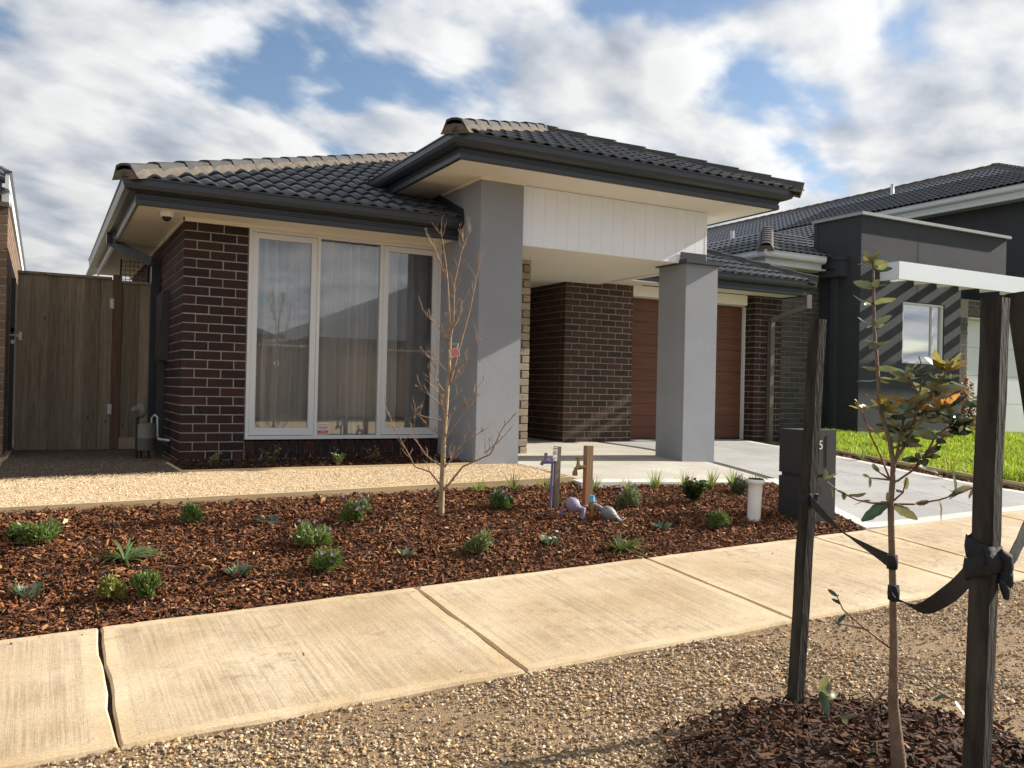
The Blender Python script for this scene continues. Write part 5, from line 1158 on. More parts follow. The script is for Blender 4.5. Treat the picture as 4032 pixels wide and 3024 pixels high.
RAD = {'stem': (0.0085, 0.0035), 'b1': (0.004, 0.003), 'b1b': (0.005, 0.0025), 'b2': (0.0058, 0.0025), 'b3': (0.0055, 0.0025), 'b4': (0.0045, 0.0025)}
for nm, pts in SP.items():
    if nm == 'trunk': continue
    a, b = RAD.get(nm, (0.0036, 0.0018)); n = len(pts)
    MB().tube(pts, [a + (b - a) * i / (n - 1) for i in range(n)], 7).build('branch', M_REDSTEM if nm in ('b5', 'lowL', 'lowR', 'tw1', 'tw3', 'b1b', 'd1') else M_BARK2, sp, True)
def leaf_mesh(m, seed, wide=0.34):
    r = random.Random(seed); n = 7; V = []; F = []; curl = r.uniform(-0.18, 0.18); fold = r.uniform(0.05, 0.28)
    for i in range(n + 1):
        t = i / n; w = wide * 0.5 * (0.16 + 0.84 * math.sin(math.pi * min(1, t ** 0.8 * 0.86 + 0.06))) * (1 if i < n else 0.55)
        tooth = (1.0 if i % 2 else 0.86) if 1 < i < n else 1
        z = curl * t * t + 0.05 * math.sin(t * 5 + seed)
        V += [(-w * tooth, t, z + fold * w), (0, t, z), (w * tooth, t, z + fold * w)]
    for i in range(n): k = i * 3; F += [(k, k + 1, k + 4, k + 3), (k + 1, k + 2, k + 5, k + 4)]
    me = bpy.data.meshes.new('leaf'); me.from_pydata(V, [], F); me.materials.append(m); me.polygons.foreach_set('use_smooth', [True] * len(F)); me.update(); return me
LM = {k: [leaf_mesh(m, s, w) for s in range(4)] for k, m, w in (('g', M_LEAFT, 0.42), ('y', M_LEAFY, 0.30), ('o', M_LEAFO, 0.28), ('p', M_LEAFP, 0.40))}
rl = random.Random(5)
def leaf(p, d, L, kind):
    L *= 1.06
    d = Vector(d).normalized(); s = d.cross(Vector((0, 0, 1)))
    if s.length < 0.05: s = Vector((1, 0, 0))
    s.normalize(); s = (Matrix.Rotation(rl.uniform(-1.3, 1.3), 3, d) @ s); u = s.cross(d)
    M = Matrix((s * L, d * L, u * L)).transposed().to_4x4(); M.translation = Vector(p)
    inst('leaf', rl.choice(LM[kind]), M, sp)
def whorl(p, n, L, kinds, up=0.15, spread=0.012):
    a0 = rl.uniform(0, 6.28)
    for i in range(n):
        a = a0 + i * 2.4 + rl.uniform(-.3, .3); e = up + rl.uniform(-.28, .28)
        leaf(Vector(p) + Vector((rl.uniform(-1, 1), rl.uniform(-1, 1), rl.uniform(-1, 1))) * spread, (math.cos(a), math.sin(a), e), L * rl.uniform(.7, 1.15), rl.choice(kinds))
CL = [((2.354, 1.905, 1.176), 11, .050, 'pppyg', .12, .008), ((2.357, 1.903, 1.150), 4, .048, 'pg', .05, .005), ((2.358, 1.903, 1.093), 4, .055, 'pgg', .15, .004), ((2.359, 1.903, 1.036), 4, .060, 'ppg', .12, .004),
      ((2.361, 1.902, .970), 4, .058, 'pgg', .2, .004), ((2.367, 1.899, .905), 3, .060, 'ppg', .15, .004), ((2.374, 1.896, .830), 3, .062, 'pg', .2, .004), ((2.376, 1.895, .79), 3, .060, 'gp', .1, .004), ((2.388, 1.89, .70), 4, .06, 'gp', .1, .004),
      ((2.569, 1.790, .836), 16, .072, 'yyyyop', .65, .012), ((2.565, 1.793, .80), 8, .062, 'ppgy', .1, .012), ((2.462, 1.848, .81), 12, .075, 'gggp', .3, .014), ((2.538, 1.807, .765), 12, .068, 'ggp', .25, .016), ((2.40, 1.883, .70), 11, .062, 'yyyop', .4, .014),
      ((2.475, 1.842, .715), 10, .068, 'yyoop', .45, .012), ((2.49, 1.835, .69), 9, .072, 'gggp', .1, .014), ((2.554, 1.799, .71), 11, .066, 'yoogg', .5, .014), ((2.52, 1.818, .675), 12, .068, 'gggp', .2, .02),
      ((2.590, 1.780, .664), 15, .070, 'gggpp', .2, .016), ((2.613, 1.767, .643), 13, .066, 'gggp', .1, .016), ((2.455, 1.853, .64), 9, .068, 'gpp', .2, .014), ((2.44, 1.86, .61), 6, .07, 'gp', .2, .012),
      ((2.684, 1.728, .725), 9, .06, 'ggyp', .3, .014), ((2.332, 1.920, .700), 7, .042, 'yyp', .5, .006), ((2.368, 1.900, .625), 6, .045, 'yp', .1, .006), ((2.456, 1.853, .58), 5, .06, 'gp', .1, .01), ((2.514, 1.821, .556), 6, .062, 'ggp', .1, .012),
      ((2.50, 1.83, .53), 5, .06, 'ggp', -.2, .01), ((2.63, 1.757, .655), 8, .062, 'ggp', .25, .018), ((2.56, 1.795, .69), 8, .06, 'ggpy', .3, .02),  ((2.43, 1.867, .675), 6, .06, 'ypg', .3, .014),  ((2.545, 1.804, .618), 7, .062, 'ggp', .1, .014)]
for p, n, L, kinds, up, sprd in CL: whorl(p, n, L, kinds, up, sprd)
for br, ts, L in (('lowR', (.4, .7, .72, .78, .95, .97), .045), ('lowL', (.35, .45, .6, .68, .75, .85, .97, 1.0), .04), ('d1', (.6, .8, 1, 1), .035), ('d1b', (.9, 1), .035), ('d2', (.5, .7, .9, .95, 1, 1), .055), ('d3', (.45, .8, 1, 1), .045), ('tw2', (.8, 1), .04), ('tw3', (.5, 1), .035), ('tw1', (1,), .03)):
    P_ = [Vector(p) for p in SP[br]]
    for t_ in ts:
        f_ = t_ * (len(P_) - 1); i = min(int(f_), len(P_) - 2); p = P_[i].lerp(P_[i + 1], f_ - i)
        leaf(p, (rl.uniform(-1, 1), rl.uniform(-1, 1), rl.uniform(-.7, .7)), L * rl.uniform(.8, 1.3), rl.choice('gggpp'))
leaf((2.43, 1.868, .392), (.7, -.35, -.45), .085, 'p'); leaf((2.415, 1.876, .395), (-.75, .4, -.5), .095, 'g'); leaf((2.42, 1.872, .40), (-.4, -.2, .35), .05, 'p'); leaf((2.60, 1.775, .43), (-.2, 0, 1), .075, 'p'); leaf((2.56, 1.80, .41), (.1, 0, -1), .065, 'y')

def stake(label, a, b, w=0.05, rot=0.0):
    o = empty('tree_stake', a, label, 'stake', 'dark timber stakes around the sapling')
    a, b = Vector(a), Vector(b); d = (b - a).normalized(); sx = Vector((math.cos(rot), math.sin(rot), 0)); sx = (sx - d * sx.dot(d)).normalized(); sy = d.cross(sx); r_ = random.Random(len(label)); n = 14; V = []; k = 0
    pf = [(-1, -.8), (-.8, -1), (.8, -1), (1, -.8), (1, .8), (.8, 1), (-.8, 1), (-1, .8)]
    for i in range(n + 1):
        t_ = i / n; c = a + (b - a) * t_ + sx * r_.uniform(-.0012, .0012) + sy * r_.uniform(-.0012, .0012); ww = w / 2 * (1 + r_.uniform(-.02, .02))
        V += [c + sx * x * ww + sy * y * ww for x, y in pf]
    F = [(i * 8 + j, i * 8 + (j + 1) % 8, i * 8 + 8 + (j + 1) % 8, i * 8 + 8 + j) for i in range(n) for j in range(8)] + [tuple(range(8))[::-1], tuple(n * 8 + j for j in range(8))]
    MB().add(V, F).build('shaft', M_STAKE, o); return o
stake('dark weathered stake left of the sapling, in front of the letterbox', (2.717, 2.535, -0.62), (2.809, 2.535, 1.053), 0.053)
stake('thick dark weathered stake right of the sapling, nearest to the viewer', (2.006, 1.307, -0.62), (2.029, 1.286, 0.986), 0.05, 0.12)
stake('leaning dark stake cut off by the right edge of the picture', (2.47, 1.22, -0.62), (2.226, 1.35, 1.020), 0.05, 0.3)

def band(name, c, r, zh, m, parent, tilt=0.0, th=0.003, n=24, sq=0.0, wob=0.0):
    V = []; rb_ = random.Random(3)
    for i in range(n):
        a = 2 * math.pi * i / n; k = 1 / max(abs(math.cos(a)), abs(math.sin(a))); rr_ = r * (1 - sq + sq * min(k, 1.3))
        z = c[2] + tilt * math.sin(a); w_ = rb_.uniform(-wob, wob)
        for (dr, dz) in ((0, -zh / 2), (th, -zh / 2 + w_), (th * 1.5 + abs(w_) * .3, 0), (th, zh / 2 + w_), (0, zh / 2)): V.append((c[0] + (rr_ + dr) * math.cos(a), c[1] + (rr_ + dr) * math.sin(a), z + dz))
    F = [(i * 5 + j, ((i + 1) % n) * 5 + j, ((i + 1) % n) * 5 + (j + 1) % 5, i * 5 + (j + 1) % 5) for i in range(n) for j in range(5)]
    return MB().add(V, F).build(name, m, parent, True)
def strap(label, pts, ws, twist, th=0.0018):
    o = empty('tree_tie', pts[0], label, 'strap', 'black webbing ties on the sapling')
    P_ = [Vector(p) for p in pts]; 
    # smooth with catmull-rom
    def cr_(p0, p1, p2, p3, t): return 0.5 * ((2 * p1) + (p2 - p0) * t + (2 * p0 - 5 * p1 + 4 * p2 - p3) * t * t + (3 * p1 - p0 - 3 * p2 + p3) * t ** 3)
    Q = []; W_ = []; T_ = []
    for i in range(len(P_) - 1):
        p0, p1, p2, p3 = P_[max(i - 1, 0)], P_[i], P_[i + 1], P_[min(i + 2, len(P_) - 1)]
        for k in range(6): t_ = k / 6; Q.append(cr_(p0, p1, p2, p3, t_)); W_.append(ws[i] + (ws[i + 1] - ws[i]) * t_); T_.append(twist[i] + (twist[i + 1] - twist[i]) * t_)
    Q.append(P_[-1]); W_.append(ws[-1]); T_.append(twist[-1])
    V = []
    for i, p in enumerate(Q):
        d = (Q[min(i + 1, len(Q) - 1)] - Q[max(i - 1, 0)]).normalized(); s = d.cross(Vector((0, 0, 1))).normalized(); u = s.cross(d)
        a = T_[i]; e = u * math.cos(a) + s * math.sin(a); nn = d.cross(e)
        V += [p - e * W_[i] / 2 - nn * th / 2, p + e * W_[i] / 2 - nn * th / 2, p + e * W_[i] / 2 + nn * th / 2, p - e * W_[i] / 2 + nn * th / 2]
    F = [(i * 4 + j, i * 4 + (j + 1) % 4, i * 4 + 4 + (j + 1) % 4, i * 4 + 4 + j) for i in range(len(Q) - 1) for j in range(4)]
    F += [(0, 3, 2, 1), tuple((len(Q) - 1) * 4 + j for j in range(4))]
    MB().add(V, F).build('webbing', M_STRAP, o); return o
s1 = strap('black webbing tie from left stake to the sapling trunk', [(2.79, 2.50, .312), (2.735, 2.488, .318), (2.66, 2.345, .277), (2.568, 2.168, .239), (2.492, 2.006, .220), (2.440, 1.898, .210), (2.446, 1.868, .205)], [.045, .045, .042, .034, .042, .045, .045], [0, .1, .2, .9, .5, .1, 0])
band('stake_loop', (2.770, 2.535, .318), .0285, .045, M_STRAP, s1, 0, .003, 24, .9)
band('trunk_loop', (2.430, 1.869, .207), .0135, .044, M_STRAP, s1)
s2 = strap('black webbing tie from sapling trunk to the thick right stake', [(2.445, 1.885, .105), (2.42, 1.862, .103), (2.405, 1.82, .098), (2.337, 1.695, .105), (2.225, 1.53, .195), (2.06, 1.36, .30), (1.982, 1.276, .375)], [.045, .045, .036, .038, .05, .055, .055], [0, .1, 1.1, .8, .3, .1, 0])
band('trunk_loop', (2.437, 1.867, .108), .0145, .046, M_STRAP, s2)
band('stake_loop', (2.0185, 1.2965, .372), .0285, .05, M_STRAP, s2, .012, .004, 28, .9, .004); band('stake_loop', (2.0185, 1.2965, .335), .0295, .05, M_STRAP, s2, -.014, .005, 28, .9, .004)
q = MB(); q.tube([(2.028, 1.262, .375), (2.044, 1.258, .362), (2.054, 1.262, .338), (2.048, 1.262, .312), (2.034, 1.264, .30)], [.008, .015, .017, .015, .008], 9); q.tube([(2.036, 1.262, .33), (2.052, 1.258, .318), (2.056, 1.26, .296), (2.046, 1.262, .278)], [.008, .014, .014, .006], 9); q.tube([(2.03, 1.262, .31), (2.04, 1.255, .285), (2.046, 1.255, .262)], [.006, .011, .007], 8); q.build('knot', M_STRAP, s2, True)
strap('black webbing tie rising from the thick right stake to the picture edge', [(2.05, 1.262, .335), (2.10, 1.268, .37), (2.155, 1.279, .412), (2.272, 1.294, .50)], [.05, .055, .055, .055], [.3, .1, .05, 0])

# ================================================================== PLANTS
def blades(n, r0, L, w, up, droop, col, colv, rng, spread=1.0, segs=4):
    """arching strap leaves around the origin: arrays of verts/faces/colours"""
    V = []; F = []; Cc = []
    for i in range(n):
        a = rng.uniform(0, 2 * math.pi); el = up + rng.uniform(-.25, .25); l = L * rng.uniform(.6, 1.1); p = Vector((math.cos(a) * r0 * rng.random(), math.sin(a) * r0 * rng.random(), 0)); d = Vector((math.cos(a) * math.cos(el) * spread, math.sin(a) * math.cos(el) * spread, math.sin(el))).normalized()
        s = Vector((-math.sin(a + rng.uniform(-.5, .5)), math.cos(a), 0)); k0 = len(V); c = [x * (1 + rng.uniform(-colv, colv)) for x in col]
        if rng.random() < 0.12: c = [c[0] * 1.8, c[1] * 1.15, c[2]]
        for j in range(segs + 1):
            t = j / segs; ww = w * (1 - t ** 2 * 0.92) * (0.7 + 0.3 * min(1, t * 4)) / 2
            V += [tuple(p - s * ww), tuple(p + s * ww + Vector((0, 0, ww * .4)))]; Cc += [c, c]
            d = (d + Vector((0, 0, -droop / segs))).normalized(); p = p + d * l / segs
        for j in range(segs): q = k0 + 2 * j; F.append((q, q + 1, q + 3, q + 2))
    return V, F, Cc
def plant_obj(name, V, F, Cc, loc, m=None, parent=None):
    V = np.array(V); V[:, 2] = np.maximum(V[:, 2], -0.02)
    o = np_mesh(name, V + np.array(loc), np.array(F), m or M_LEAF, np.array(Cc), parent); return o
def strappy(loc, L, n, label, seed, col=(.11, .18, .06)):
    rng = random.Random(seed); o = empty('strappy_plant', loc, label, 'plant', 'low strap-leaved plants'); V, F, Cc = blades(n, .02, L * 1.1, .015, .75, 1.05, col, .3, rng, 1.0, 5); plant_obj('leaves', V, F, Cc, loc, None, o)
def tuft(loc, L, n, label, seed, col=(.20, .27, .055), grp='upright lime grass tufts'):
    rng = random.Random(seed); o = empty('grass_tuft', loc, label, 'grass tuft', grp); V, F, Cc = blades(int(n * 1.3), .03, L * 1.7, .0075, 1.15, .4, col, .3, rng, 1.0, 4); plant_obj('blades', V, F, Cc, loc, M_GRASS, o)
def rosette(loc, r, n, label, seed, flowers=0):
    rng = random.Random(seed); o = empty('rosette_plant', loc, label, 'plant', 'grey-green rosette plants'); V, F, Cc = blades(int(n * 1.6), .05, r * 1.05, .024, 1.0, .5, (.125, .17, .105), .35, rng, 1.0, 4); plant_obj('leaves', V, F, Cc, loc, None, o)
    for i in range(flowers):
        p = Vector(loc) + Vector((rng.uniform(-.05, .09), rng.uniform(-.06, .02), rng.uniform(.04, .09))); MB().lathe([(0.004, -.006), (.013, 0), (.009, .007)], p, 8).build('flower', M_WHITE, o, True)
M_VIOLET = mat('violet_petal', (.34, .22, .50), .6, .1)
def mound(loc, r, h, label, seed, flowers=0, lobes=1, col=(.115, .185, .05)):
    r *= 1.3; h *= 1.75
    rng = np.random.default_rng(seed); n = 2000
    o = empty('mound_plant', loc, label, 'plant', 'soft green mounded plants')
    th = rng.uniform(0, 2 * np.pi, n); ph = np.arccos(rng.uniform(0.02, 1, n)); rr = (rng.uniform(.25, 1.0, n) ** 0.6 + rng.normal(0, .07, n)) * (1 + .22 * np.sin(th * 3 + seed) * np.sin(ph * 2 + seed))
    P_ = np.stack([r * rr * np.sin(ph) * np.cos(th), r * rr * np.sin(ph) * np.sin(th), h * rr * np.cos(ph)], 1)
    nl = 7; lc = rng.integers(0, nl, n); la = rng.uniform(0, 6.28, nl); lr = rng.uniform(.25, .75, nl); ls_ = rng.uniform(.38, .62, nl)
    P_ = P_ * ls_[lc][:, None] + np.stack([np.cos(la) * lr * r, np.sin(la) * lr * r, rng.uniform(.0, .42, nl) * h], 1)[lc]
    stray = rng.random(n) < .05; P_[stray] *= rng.uniform(1.05, 1.3, (stray.sum(), 1))
    if lobes == 2:
        sgn = np.where(rng.random(n) < .55, -1, 1); P_[:, 0] = P_[:, 0] * .62 + sgn * r * .48; P_[:, 2] *= np.where(sgn < 0, 1.0, .85)
    d = P_ / (np.linalg.norm(P_, axis=1, keepdims=True) + 1e-6) + rng.normal(0, .55, (n, 3)) + np.array([0, 0, .5]); d /= np.linalg.norm(d, axis=1, keepdims=True)
    s = np.cross(d, rng.normal(0, 1, (n, 3))); s /= np.linalg.norm(s, axis=1, keepdims=True)
    l = rng.uniform(.018, .036, n)[:, None]; w = .0026
    V = np.stack([P_ - s * w, P_ + s * w, P_ + d * l * .6 + s * w * 1.5, P_ + d * l, P_ + d * l * .6 - s * w * 1.5], 1); V[:, :, 2] = np.maximum(V[:, :, 2], -.02)
    sh = (0.75 + .5 * rng.random(n))[:, None]; c = np.array(col)[None] * sh * np.where(rng.random(n) < .2, 1.7, 1)[:, None] * np.stack([1 + .3 * rng.random(n), np.ones(n), np.ones(n)], 1)
    F = (np.array([[0, 1, 2, 4], [2, 3, 4, 4]])[None, :1] + (np.arange(n) * 5)[:, None, None]).reshape(-1, 4); F2 = (np.array([[2, 3, 4]])[None] + (np.arange(n) * 5)[:, None, None]).reshape(-1, 3)
    VV = V.reshape(-1, 3) + np.array(loc); FF = np.concatenate([F[:, [0, 1, 2]], F[:, [0, 2, 3]], F2])
    np_mesh('foliage', VV, FF, M_LEAF, np.repeat(c, 5, axis=0), o)
    r2 = random.Random(seed)
    for i in range(flowers):
        a = r2.uniform(0, 6.28); k = r2.uniform(.75, 1.05); p = Vector(loc) + Vector((r * k * math.cos(a), r * k * math.sin(a), h * r2.uniform(.5, 1.08)))
        q = MB()
        for j in range(8):
            b = j * math.pi / 4; e = Vector((math.cos(b), math.sin(b) * .6 - .3, math.sin(b) * .8)); q.bar(p, p + e * .011, .004, .0012)
        q.build('flower', M_VIOLET, o)
def bushy(loc, h, stems, label, seed, col=(.10, .14, .055), col2=(.28, .27, .12), leafl=.030, spread=.11, group='small leafy plants under the window'):
    rng = random.Random(seed); o = empty('leafy_shrub', loc, label, 'shrub', group); st_ = MB(); V = []; F = []; Cc = []; L0 = Vector(loc)
    for s in range(stems):
        a = rng.uniform(0, 6.28); top = Vector((math.cos(a) * spread * rng.uniform(.3, 1), math.sin(a) * spread * rng.uniform(.3, 1), h * rng.uniform(.6, 1)))
        pts = [L0 + Vector((0, 0, -.02)), L0 + top * .5 + Vector((rng.uniform(-.01, .01), 0, .02)), L0 + top]; st_.tube(pts, [.003, .0022, .0014], 5)
        for k in range(int(20 * h / .2) + 6):
            t = rng.uniform(.2, 1.02); p = L0 + top * t; b = rng.uniform(0, 6.28); d = Vector((math.cos(b), math.sin(b), rng.uniform(0, .9))).normalized(); s_ = d.cross(Vector((rng.uniform(-1, 1), rng.uniform(-1, 1), 1))).normalized(); l = leafl * rng.uniform(.7, 1.4); w = l * .32; q = len(V)
            c = [x + (y - x) * (t ** 2 if rng.random() < .6 else 0) for x, y in zip(col, col2)]; c = [x * rng.uniform(.7, 1.3) for x in c]
            V += [tuple(p - L0), tuple(p + d * l * .5 + s_ * w - L0), tuple(p + d * l - L0), tuple(p + d * l * .5 - s_ * w - L0)]; F.append((q, q + 1, q + 2, q + 3)); Cc += [c] * 4
    st_.build('stems', M_REDSTEM, o, True); np_mesh('leaves', np.array(V) + np.array(loc), np.array(F), M_LEAF, np.array(Cc), o)

def B_(x, y): return (x, y, float(zbed(x, y)) + .012)
mound(B_(.012, 5.90), .085, .085, 'large rounded green mound plant at the far left of the bark', 21)
mound(B_(-.12, 6.02), .03, .05, 'tiny green seedling at the left edge of the bark', 22)
mound(B_(.89, 6.07), .055, .075, 'dark green mound plant below the edging, left of the small strappy plant', 23)
mound(B_(1.957, 5.86), .065, .095, 'purple-flowered mound plant just left of the leafless young tree', 24, 9)
mound(B_(1.577, 5.53), .085, .095, 'double-headed green mound plant in the middle of the bark', 25, 3, 2)
mound(B_(1.55, 5.14), .062, .078, 'round green mound plant nearest to the footpath', 26, 3)
mound(B_(2.575, 5.19), .068, .075, 'pale green mound plant in front of the leafless young tree', 27, 0, 1, (.15, .21, .08))
mound(B_(3.158, 5.91), .068, .10, 'dark mound plant between leafless young tree and purple tap', 28, 5, 1, (.08, .14, .045))
mound(B_(4.20, 5.72), .070, .095, 'feathery blue-green mound plant right of the water meters', 29, 2, 1, (.12, .18, .08))
mound(B_(.365, 5.08), .052, .085, 'sparse yellowish mound plant, left of a close pair by the footpath', 30, 0, 1, (.16, .19, .05))
mound(B_(.525, 5.09), .050, .085, 'dense green mound plant, right of a close pair by the footpath', 31)
mound(B_(4.66, 5.17), .060, .08, 'mound plant lying in the letterbox shadow', 32, 0, 1, (.09, .15, .045))
mound(B_(5.75, 6.06), .075, .10, 'grey-green mound plant behind the white riser pipe', 33, 3, 1, (.12, .15, .08))
rosette(B_(-.045, 5.24), .085, 34, 'grey-green rosette plant at lower left corner of the bark', 41)
rosette(B_(1.035, 5.21), .085, 34, 'grey-green rosette plant near the footpath joint', 42)
rosette(B_(2.095, 5.24), .065, 20, 'thin grey rosette plant between two mound plants in mid bark', 43)
rosette(B_(3.148, 5.21), .075, 30, 'white-budded rosette plant below the purple meter', 44, 4)
rosette(B_(4.17, 5.25), .080, 30, 'silvery rosette plant in the letterbox shadow', 45)
strappy(B_(.455, 5.54), .22, 60, 'big sprawling dark green strappy plant at left of the bark', 51)
strappy(B_(1.365, 5.99), .13, 34, 'small grey-green strappy plant below the timber edging', 52, (.13, .165, .10))
strappy(B_(3.60, 4.975), .20, 60, 'flat glossy strappy plant at the footpath edge right of centre', 53, (.085, .145, .035))
tl = ['bright grass tuft right of the tree trunk beside the edging', 'taller dark-tipped grass tuft beside the end of the edging', 'grass tuft half hidden behind the purple tap post', 'dense grass tuft right of the tan tap post', 'thin half-dry grass tuft along the slab edge',
      'wide spreading grass tuft in the middle of the slab edge', 'grass tuft behind the dark green shrub', 'slender upright grass tuft right of the dark shrub', 'grass tuft behind the grey mound plant and riser pipe', 'small grass tuft nearest to the letterbox']
for (x, y, L, n, cc_), l_, sd in zip([(3.172, 6.36, .075, 26, None), (3.498, 6.37, .105, 24, (.13, .19, .045)), (3.80, 6.35, .09, 18, (.15, .20, .05)), (4.232, 6.26, .095, 40, None), (4.561, 6.22, .085, 16, (.24, .24, .08)), (4.922, 6.29, .115, 40, None), (5.212, 6.21, .12, 34, None), (5.615, 6.32, .125, 34, None), (5.943, 6.37, .13, 30, None), (6.241, 6.40, .10, 26, (.22, .26, .08))], tl, range(60, 80)):
    tuft(B_(x, y), L, n, l_, sd, cc_ or (.20, .27, .055))
bushy(B_(4.911, 5.75), .21, 30, 'dense dark green shrub in the bark right of the tap posts', 81, (.035, .075, .02), (.07, .13, .03), .036, .12, 'garden bed shrubs')
bushy((1.315, 7.75, -.012), .155, 6, 'yellow-leaved small shrub at the corner of the window bed', 82); bushy((1.863, 8.0, -.012), .20, 5, 'tall thin shrub under the left window pane', 83, leafl=.027); bushy((2.404, 7.72, -.012), .175, 5, 'shrub with pale tips under the middle window pane', 84); bushy((2.833, 7.95, -.012), .17, 5, 'thin dark shrub under the right window pane', 85, leafl=.026); bushy((3.47, 7.95, -.012), .13, 4, 'small shrub beside the grey column behind the leafless tree', 86)
# plants at the lawn edge
def LW_(x, y): return (x, y, float(zlawn(x, y)) + .0)
tuft((10.02, 5.72, -.17), .42, 60, 'large yellow-green grass clump at the right edge by the driveway', 91, (.22, .27, .05), 'grass clumps along the lawn'); tuft((9.22, 6.35, -.13), .20, 20, 'thin grass tuft on the lawn edge left of the thick stake', 92, (.22, .26, .06), 'grass clumps along the lawn'); tuft((9.20, 7.55, -.06), .16, 18, 'grass tuft on the lawn edge behind the sapling fork', 93, (.22, .30, .06), 'grass clumps along the lawn'); tuft((11.9, 6.9, -.04), .30, 40, 'grass clump beside the driveway at the far right edge', 95, (.15, .20, .05), 'grass clumps along the lawn')
bushy((11.05, 8.3, .03), .25, 10, 'dark leafy weed in the middle of the lawn', 94, (.035, .08, .02), (.06, .11, .03), .05, .18, 'lawn shrubs')
bushy((13.3, 8.75, .10), 1.15, 12, 'reddish dry shrub in front of the neighbouring window', 96, (.20, .07, .035), (.30, .12, .06), .045, .42, 'lawn shrubs')
bushy((17.2, 10.0, .10), .75, 6, 'spindly dark shrub in front of the white garage door', 97, (.03, .06, .025), (.05, .08, .03), .07, .35, 'lawn shrubs')

# ================================================================== LOOSE STUFF
BOXV = np.array([(-.5, -.5, -.5), (.5, -.42, -.5), (.46, .5, -.5), (-.5, .44, -.5), (-.44, -.4, .5), (.5, -.46, .5), (.4, .42, .5), (-.5, .5, .5)])
BOXF = np.array([(4, 5, 6, 7), (0, 1, 5, 4), (1, 2, 6, 5), (2, 3, 7, 6), (3, 0, 4, 7)])
OCTV = np.array([(.5, .08, .05), (-.06, .5, 0), (-.5, -.05, .04), (.05, -.5, -.03), (.06, .03, .42), (0, 0, -.4), (.3, .28, .26), (-.3, -.26, .24)])
OCTF = np.array([(6, 4, 0), (6, 0, 1), (6, 1, 4), (1, 2, 4), (7, 4, 2), (7, 2, 3), (7, 3, 4), (3, 0, 4), (0, 3, 5), (1, 0, 5), (2, 1, 5), (3, 2, 5)])
def mulch(name, n, xr, yr, zfun, keep, smin=.011, smax=.042, label='', dark=1.0):
    X = RNG.uniform(*xr, n); Y = RNG.uniform(*yr, n); k = keep(X, Y); X, Y = X[k], Y[k]; n = len(X)
    L = RNG.uniform(smin, smax, n) * RNG.choice([.6, .8, 1, 1.25], n); W_ = L * RNG.uniform(.22, .55, n); T_ = RNG.uniform(.002, .006, n)
    Z = zfun(X, Y) + RNG.uniform(-.006, .030, n)
    R = rots(RNG.uniform(0, 6.28, n), RNG.uniform(0, 6.28, n), RNG.normal(0, .75, n))
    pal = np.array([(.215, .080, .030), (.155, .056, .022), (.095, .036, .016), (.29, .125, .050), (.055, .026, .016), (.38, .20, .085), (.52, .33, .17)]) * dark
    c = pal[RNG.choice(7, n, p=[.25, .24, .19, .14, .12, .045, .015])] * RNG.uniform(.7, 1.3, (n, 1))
    o = scatter(name, np.stack([X, Y, Z], 1), BOXV, BOXF, np.stack([L, W_, T_], 1), R, c, M_MULCH, None, .12); tag(o, label, 'mulch', None, 'stuff')
ytop = lambda X: np.where(X < 4.2, YE - .03, slab_front(X) - .16)
def bed_keep(X, Y): return (Y > YF + .0) & (Y < ytop(X)) & (X < drive_left(Y) - .015) & ~((X > 5.55) & (X < 5.88) & (Y > 5.11) & (Y < 5.38))
mulch('bark_mulch', 80000, (-1.6, 6.7), (YF - .01, 6.7), zbed, bed_keep, label='red-brown bark chips covering the front garden bed')
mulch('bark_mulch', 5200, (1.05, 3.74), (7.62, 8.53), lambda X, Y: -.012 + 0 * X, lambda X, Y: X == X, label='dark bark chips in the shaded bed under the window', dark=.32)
mulch('bark_mulch', 2600, (9.1, 9.40), (4.9, 9.0), lambda X, Y: zdrive(R_(Y), Y) - .02, lambda X, Y: (X > R_(Y) + .012) & (X < R_(Y) + .20), .03, .07, label='strip of bark chips between driveway and lawn')
def near_mound(X, Y): return np.sqrt(((X - 2.52) / .78) ** 2 + ((Y - 2.0) / .68) ** 2)
mulch('bark_mulch', 9500, (1.65, 3.4), (1.2, 2.8), zverge, lambda X, Y: near_mound(X, Y) + RNG.normal(0, .10, len(X)) < .92, .010, .045, label='dark mulch heaped around the sapling and stakes', dark=.40)
def zs_(X, Y): return zverge(X, Y) + np.where(near_mound(X, Y) < .97, .004, -.03)
tag(sheet('planting_mound', np.linspace(1.6, 3.45, 70), np.linspace(1.2, 2.85, 60), zs_, M_SOIL), kind='structure')

OC8V = OCTV[:6]; OC8F = np.array([(0, 1, 4), (1, 2, 4), (2, 3, 4), (3, 0, 4), (1, 0, 5), (2, 1, 5), (3, 2, 5), (0, 3, 5)])
def stones(name, n, xr, yr, zfun, keep, smin, smax, pal, label, cat='gravel', sink=.25, fine=False):
    X = RNG.uniform(*xr, n); Y = RNG.uniform(*yr, n); k = keep(X, Y); X, Y = X[k], Y[k]; n = len(X)
    S = smin + (smax - smin) * RNG.random(n) ** 1.8; sc3 = np.stack([S * RNG.uniform(.8, 1.35, n), S * RNG.uniform(.7, 1.1, n), S * RNG.uniform(.5, .9, n)], 1)
    Z = zfun(X, Y) + S * RNG.uniform(-.05, .45, n) * (1 - sink)
    R = rots(RNG.uniform(0, 6.28, n), RNG.uniform(0, 6.28, n), RNG.normal(0, .6, n)); pal = np.array(pal); c = pal[RNG.integers(0, len(pal), n)] * RNG.uniform(.75, 1.25, (n, 1))
    o = scatter(name, np.stack([X, Y, Z], 1), OC8V if fine else OCTV, OC8F if fine else OCTF, sc3, R, c, M_STONE, None, .22); tag(o, label, cat, None, 'stuff')
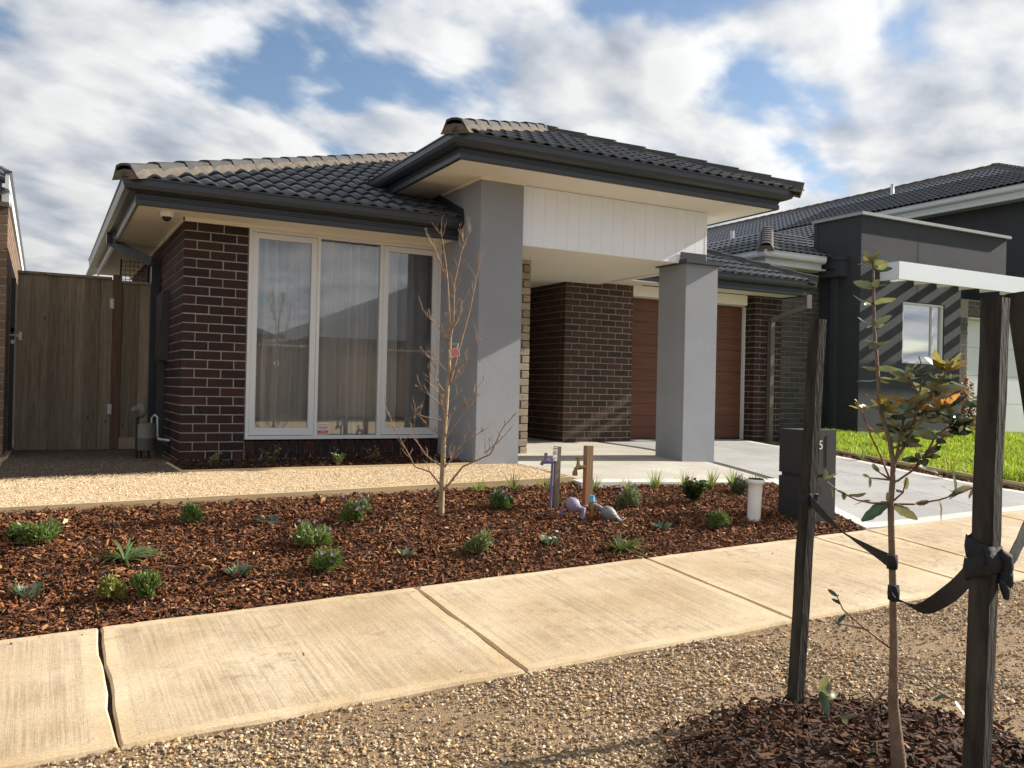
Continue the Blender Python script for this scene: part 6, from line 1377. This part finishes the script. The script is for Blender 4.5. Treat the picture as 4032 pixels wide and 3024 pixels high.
VP = [(.38, .26, .14), (.46, .325, .18), (.29, .195, .115), (.23, .165, .11), (.55, .43, .275), (.19, .135, .09), (.43, .27, .115), (.33, .25, .175), (.51, .42, .31)]
def patchy(X, Y): return np.sin(X * 2.1 + 1.7 * np.sin(Y * 1.9)) * np.sin(Y * 2.7 + X * .8) + .45 * np.sin(X * 5.3 + Y * 3.1) + .55
out_mound = lambda X, Y: near_mound(X, Y) > .9 + RNG.normal(0, .06, len(X))
infr = lambda X, Y: (X > -.1 * Y - .5) & (X < 1.95 * Y + 1.0)
stones('verge_gravel', 115000, (-.8, 7.5), (1.3, YN - .005), zverge, lambda X, Y: out_mound(X, Y) & infr(X, Y) & (RNG.random(len(X)) < np.clip(patchy(X, Y) + .15, .22, 1)), .008, .024, VP, 'loose tan gravel on the verge in front of the footpath')
stones('verge_grit', 55000, (-.8, 7.0), (1.3, YN - .002), zverge, lambda X, Y: out_mound(X, Y) & infr(X, Y), .003, .0075, [(.24, .17, .10), (.31, .225, .135), (.18, .13, .08), (.37, .28, .175)], 'fine tan grit of the verge between larger stones', fine=True)
stones('footpath_edge_stones', 700, (-.6, 2.0), (YN - .14, YN + .0), zverge, lambda X, Y: RNG.random(len(X)) < np.exp(-((X - .75) / .35) ** 2) + .12, .014, .03, VP, 'larger pebbles gathered along the near footpath edge')
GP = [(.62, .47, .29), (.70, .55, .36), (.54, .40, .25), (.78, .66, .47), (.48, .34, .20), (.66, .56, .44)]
stones('path_gravel', 42000, (-1.2, 4.33), (YE + .02, 7.62), zgrav, lambda X, Y: (X < 4.2) & ~((X > 1.01) & (Y > 7.585)) & ~((X > 3.74) & (Y > 7.6)), .005, .014, GP, 'pale gold gravel of the path beside the timber edging', fine=True)
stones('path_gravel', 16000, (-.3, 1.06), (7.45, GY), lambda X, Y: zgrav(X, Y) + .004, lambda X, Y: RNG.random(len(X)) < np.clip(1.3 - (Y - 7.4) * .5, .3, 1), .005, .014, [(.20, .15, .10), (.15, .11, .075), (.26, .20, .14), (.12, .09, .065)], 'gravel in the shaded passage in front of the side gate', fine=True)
# fallen chips on the footpath
def zpath(X, Y): return zn(X) + (zf(X) - zn(X)) * (Y - YN) / (YF - YN)
mulch('stray_chips', 90, (-.5, 5.5), (YN + .05, YF), zpath, lambda X, Y: (RNG.random(len(X)) < .05 + np.clip((Y - 4.6) * 3.5, 0, .7)), .008, .022, label='stray bark crumbs scattered on the footpath')
# lawn blades
def lawn_blades(n):
    X = RNG.uniform(9.42, 20, n); Y = RNG.uniform(4.95, 10.2, n); k = ~((X > NX - .05) & (X < 14.35) & (Y > NY - .06)) & ~((X > 15.15) & (Y > 8.98)) & (X > R_(Y) + .23) & ~((Y > 9.0) & (X < 10.4)) & (X < 1.9 * Y + 2)
    X, Y = X[k], Y[k]; n = len(X); Z = zlawn(X, Y); h_ = RNG.uniform(.035, .10, n) * (1 + .5 * np.sin(X * 3) * np.sin(Y * 4)); w = RNG.uniform(.003, .006, n) * 1.6
    a = RNG.uniform(0, 6.28, n); lean = RNG.uniform(0, .9, n); b = RNG.uniform(0, 6.28, n)
    s = np.stack([np.cos(a) * w, np.sin(a) * w, np.zeros(n)], 1); tip = np.stack([np.cos(b) * lean * h_, np.sin(b) * lean * h_, h_], 1); base = np.stack([X, Y, Z], 1)
    V = np.stack([base - s, base + s, base + tip * .55 + s * .8 + np.array([0, 0, .004]), base + tip * .55 - s * .8 + np.array([0, 0, .004]), base + tip], 1)
    F = np.concatenate([(np.array([[0, 1, 2], [0, 2, 3], [3, 2, 4]])[None] + (np.arange(n) * 5)[:, None, None]).reshape(-1, 3)])
    c = np.array([(.27, .40, .04)])[:] * RNG.uniform(.65, 1.35, (n, 1)) * np.stack([RNG.uniform(.85, 1.45, n), np.ones(n), RNG.uniform(.7, 1.3, n)], 1)
    o = np_mesh('lawn_grass', V.reshape(-1, 3), F, M_GRASS, np.repeat(c, 5, axis=0)); tag(o, 'bright green unmown grass of the neighbouring lawn', 'grass', None, 'stuff')
lawn_blades(70000)
